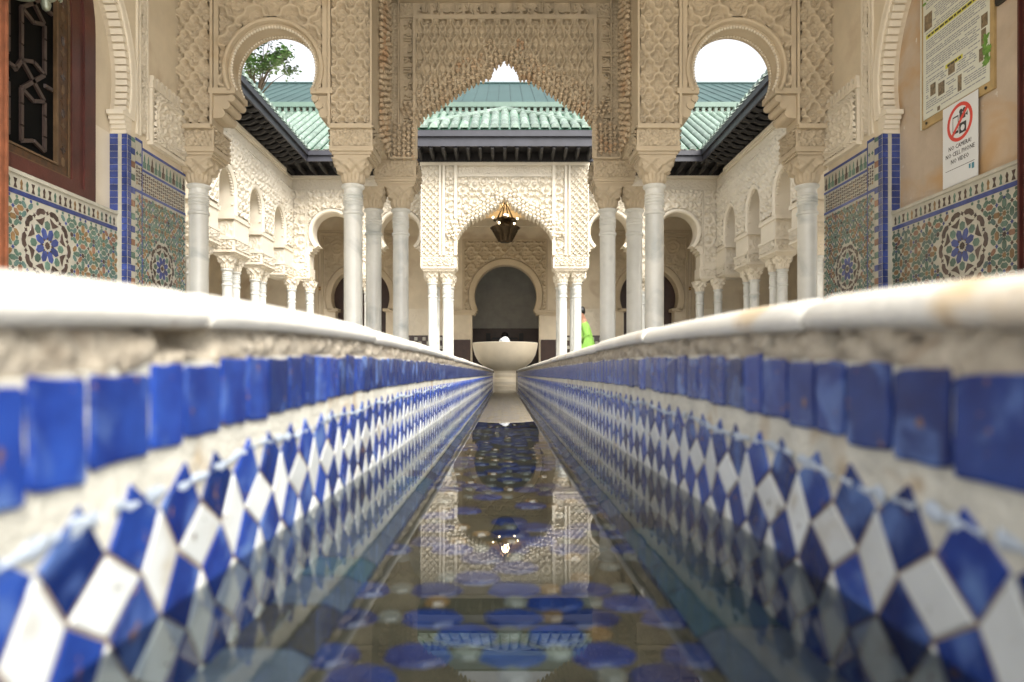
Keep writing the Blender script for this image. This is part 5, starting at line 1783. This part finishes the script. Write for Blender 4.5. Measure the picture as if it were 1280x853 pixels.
    return t
back_wall()

# little name plaques on the rear gallery wall
for s in (-1, 1):
    sn = 'left' if s < 0 else 'right'
    F = front(16.69)
    x = ax(395, 16.69) if s < 0 else ax(867, 16.69)
    z = zy(361, 16.69)
    t = thing('name_plaque', f'small brown name plaque on the beige rear wall, {sn} of the pavilion', 'sign', (x, 16.69, z), 'brown plaques on the rear wall')
    part('plate', G().box(F, x - 0.17, x + 0.17, z - 0.045, z + 0.045, 0, 0.015), t, PLAQ)
    g = G()
    for k in range(9): g.box(F, x - 0.13 + 0.03 * k, x - 0.112 + 0.03 * k, z - 0.014, z + 0.014, 0.015, 0.018)
    part('letter_marks', g, t, GOLD)

# ---------------------------------------------------------------- great teal roof behind
t = thing('great_hall_roof', 'large plain teal roof rising behind the far court wall', 'roof', (0, 28, 8))
dd0, dd1 = 26.0, 31.0
z0, z1 = zy(134, dd0), zy(105, dd1)
g = G(); g.add([(-16, dd0, z0), (16, dd0, z0), (14.5, dd1, z1), (-14.5, dd1, z1), (-16, 36, z0), (16, 36, z0)], [(0, 1, 2, 3), (3, 2, 5, 4), (0, 3, 4), (1, 2, 5)])
part('roof_sheet', g, t, TEAL)
g = G()
for k in range(64):
    f = (k + 0.5) / 64
    g.tube([(-16 + 32 * f, dd0, z0 + 0.01), (-14.5 + 29 * f, dd1, z1 + 0.01)], 0.02, 4)
part('standing_seam', g, t, TEAL, kind='stuff')
part('ridge_cap', G().tube([(-14.5, dd1, z1 + 0.02), (14.5, dd1, z1 + 0.02)], 0.07, 6), t, TEAL)
part('hall_wall', G().box(W0, -15.5, 15.5, FLOOR, z0 - 0.01, dd0 + 0.3, 35.5), t, STUCCO_W)

# ---------------------------------------------------------------- tree beyond the left wing
tx, ty = ax(332, 22), 22.0
t = thing('leafy_tree', 'sparse green tree crown showing above the left court roof', 'tree', (tx - 0.6, ty, FLOOR))
g = G()
br = Vector((tx - 0.6, ty, FLOOR)); hub = Vector((tx - 0.3, ty, zy(125, 22)))
g.tube([br, br.lerp(hub, 0.5) + Vector((0.1, 0.1, 0)), hub], [0.22, 0.14, 0.07], 8)
rr = random.Random(31)
tips = []
for px, py in ((320, 66), (312, 74), (327, 60), (336, 55), (345, 52), (351, 62), (343, 72), (330, 78), (318, 84), (354, 78), (346, 86), (336, 88), (325, 92), (310, 92), (300, 84), (356, 70), (338, 66)):
    q = Vector((ax(px, 22), ty + rr.uniform(-0.7, 0.7), zy(py, 22)))
    g.tube([hub, hub.lerp(q, 0.5) + Vector((rr.uniform(-.1, .1), 0, 0.1)), q], [0.028, 0.016, 0.008], 5)
    tips.append(q)
part('trunk', g, t, BARK, smooth=True)
g = G()
for q in tips:
    for k in range(120):
        o_ = q + Vector((rr.gauss(0, 0.125), rr.gauss(0, 0.15), rr.gauss(0, 0.085)))
        a = rr.random() * 6.28; L = rr.uniform(0.05, 0.095); Wd = L * 0.5
        u = Vector((math.cos(a), math.sin(a), rr.uniform(-0.6, 0.3))).normalized(); v = u.cross(Vector((rr.gauss(0, .5), rr.gauss(0, .5), 1))).normalized()
        g.add([tuple(o_ - u * L), tuple(o_ + v * Wd), tuple(o_ + u * L), tuple(o_ - v * Wd)], [(0, 1, 2, 3)])
me = mesh('crown', g, [LEAF], weld=False)
link('crown', me, t)

# ---------------------------------------------------------------- person by the far right pavilion columns
px_, py_ = ax(730.0, 13.95), 14.05
t = thing('person', 'person in a loose lime green top half hidden by a white pavilion column', 'person', (px_, py_, FLOOR))
def skinned(name, pts, edges, rad, root, m, parent):
    me = bpy.data.meshes.new(name)
    me.from_pydata(pts, edges, [])
    me.materials.append(m)
    o = bpy.data.objects.new(name, me); COL.objects.link(o)
    md = o.modifiers.new('skin', 'SKIN')
    for i, sv in enumerate(me.skin_vertices[0].data):
        sv.radius = (rad[i], rad[i]) if not isinstance(rad[i], tuple) else rad[i]
        sv.use_root = (i == root)
    md.use_smooth_shade = True
    sb = o.modifiers.new('subd', 'SUBSURF'); sb.levels = sb.render_levels = 2
    dg = bpy.context.evaluated_depsgraph_get()
    m2 = bpy.data.meshes.new_from_object(o.evaluated_get(dg))
    bpy.data.objects.remove(o); bpy.data.meshes.remove(me)
    m2.name = name
    m2.polygons.foreach_set('use_smooth', [True] * len(m2.polygons))
    return link(name, m2, parent)
B = lambda x, y, z: (px_ + x, py_ + y, FLOOR + z)
pts = [B(0, 0, 0.92), B(0, 0, 1.10), B(0, 0, 1.28), B(0, 0.0, 1.40), B(0, -0.01, 1.47), B(-0.06, -0.03, 1.555), B(-0.08, -0.03, 1.62),
       B(-.02, -.16, 1.37), B(0.0, -.21, 1.12), B(-.14, -.20, 0.98), B(-.20, -.19, 0.95),
       B(-.02, .16, 1.37), B(0.02, .22, 1.10), B(-.10, .22, 0.92), B(-.16, .20, 0.86),
       B(0, -.09, 0.86), B(0.02, -.10, 0.48), B(0.04, -.10, 0.08), B(-0.10, -.11, 0.03),
       B(0, .09, 0.86), B(-0.02, .10, 0.48), B(0.02, .10, 0.08), B(-0.12, .11, 0.03)]
ed = [(0, 1), (1, 2), (2, 3), (3, 4), (4, 5), (5, 6), (3, 7), (7, 8), (8, 9), (9, 10), (3, 11), (11, 12), (12, 13), (13, 14), (0, 15), (15, 16), (16, 17), (17, 18), (0, 19), (19, 20), (20, 21), (21, 22)]
ra = [.13, .12, .135, .09, .052, .082, .085, .058, .045, .034, .028, .058, .045, .034, .028, .085, .058, .04, .036, .085, .058, .04, .036]
skinned('body', pts, ed, ra, 0, SKIN, t)
g = G()                                                        # loose long top
prof = [(0.80, .265, .29), (0.95, .235, .27), (1.10, .195, .25), (1.25, .155, .235), (1.36, .115, .215), (1.42, .085, .14), (1.455, .062, .075)]
seg = 26
vs = []
for k, (z, rx, ry) in enumerate(prof):
    for i in range(seg):
        a = 2 * PI * i / seg
        f = 1 + (0.05 * math.sin(5 * a + k) + 0.03 * math.sin(9 * a)) * (1.36 - z if z < 1.36 else 0) * 1.6
        vs.append(B(rx * f * math.cos(a), ry * f * math.sin(a), z))
g.add(vs, [(k * seg + i, k * seg + (i + 1) % seg, (k + 1) * seg + (i + 1) % seg, (k + 1) * seg + i) for k in range(len(prof) - 1) for i in range(seg)])
for s in (-1, 1): g.tube([B(-.01, s * .15, 1.37), B(0.03, s * .225, 1.15), B(-.08, s * .215, 1.0)], [.085, .075, .075], 10)
part('green_top', g, t, LIMEC, smooth=True)
g = G()
for s in (-1, 1): g.tube([B(0, s * .09, 0.9), B(0.01, s * .10, 0.48), B(0.03, s * .10, 0.06)], [.11, .085, .07], 10)
part('trousers', g, t, TROUS, smooth=True)
g = G().blob(W0, px_ - 0.062, FLOOR + 1.64, py_ - 0.02, 0.10, 0.105, 0.10, 12, 7)
g.v = [(x + (0.02 if x < px_ else 0), y, max(z, FLOOR + 1.58 + (px_ - x) * 0.5)) for x, y, z in g.v]
part('hair', g, t, HAIR, smooth=True)
g = G().blob(W0, px_ - 0.178, FLOOR + 1.575, py_ - 0.03, 0.018, 0.024, 0.014, 6, 3)
for s in (-1, 1): g.blob(W0, px_ - 0.075, FLOOR + 1.575, py_ - 0.03 + s * 0.083, 0.02, 0.03, 0.012, 6, 3)
part('nose_and_ears', g, t, SKIN, smooth=True)
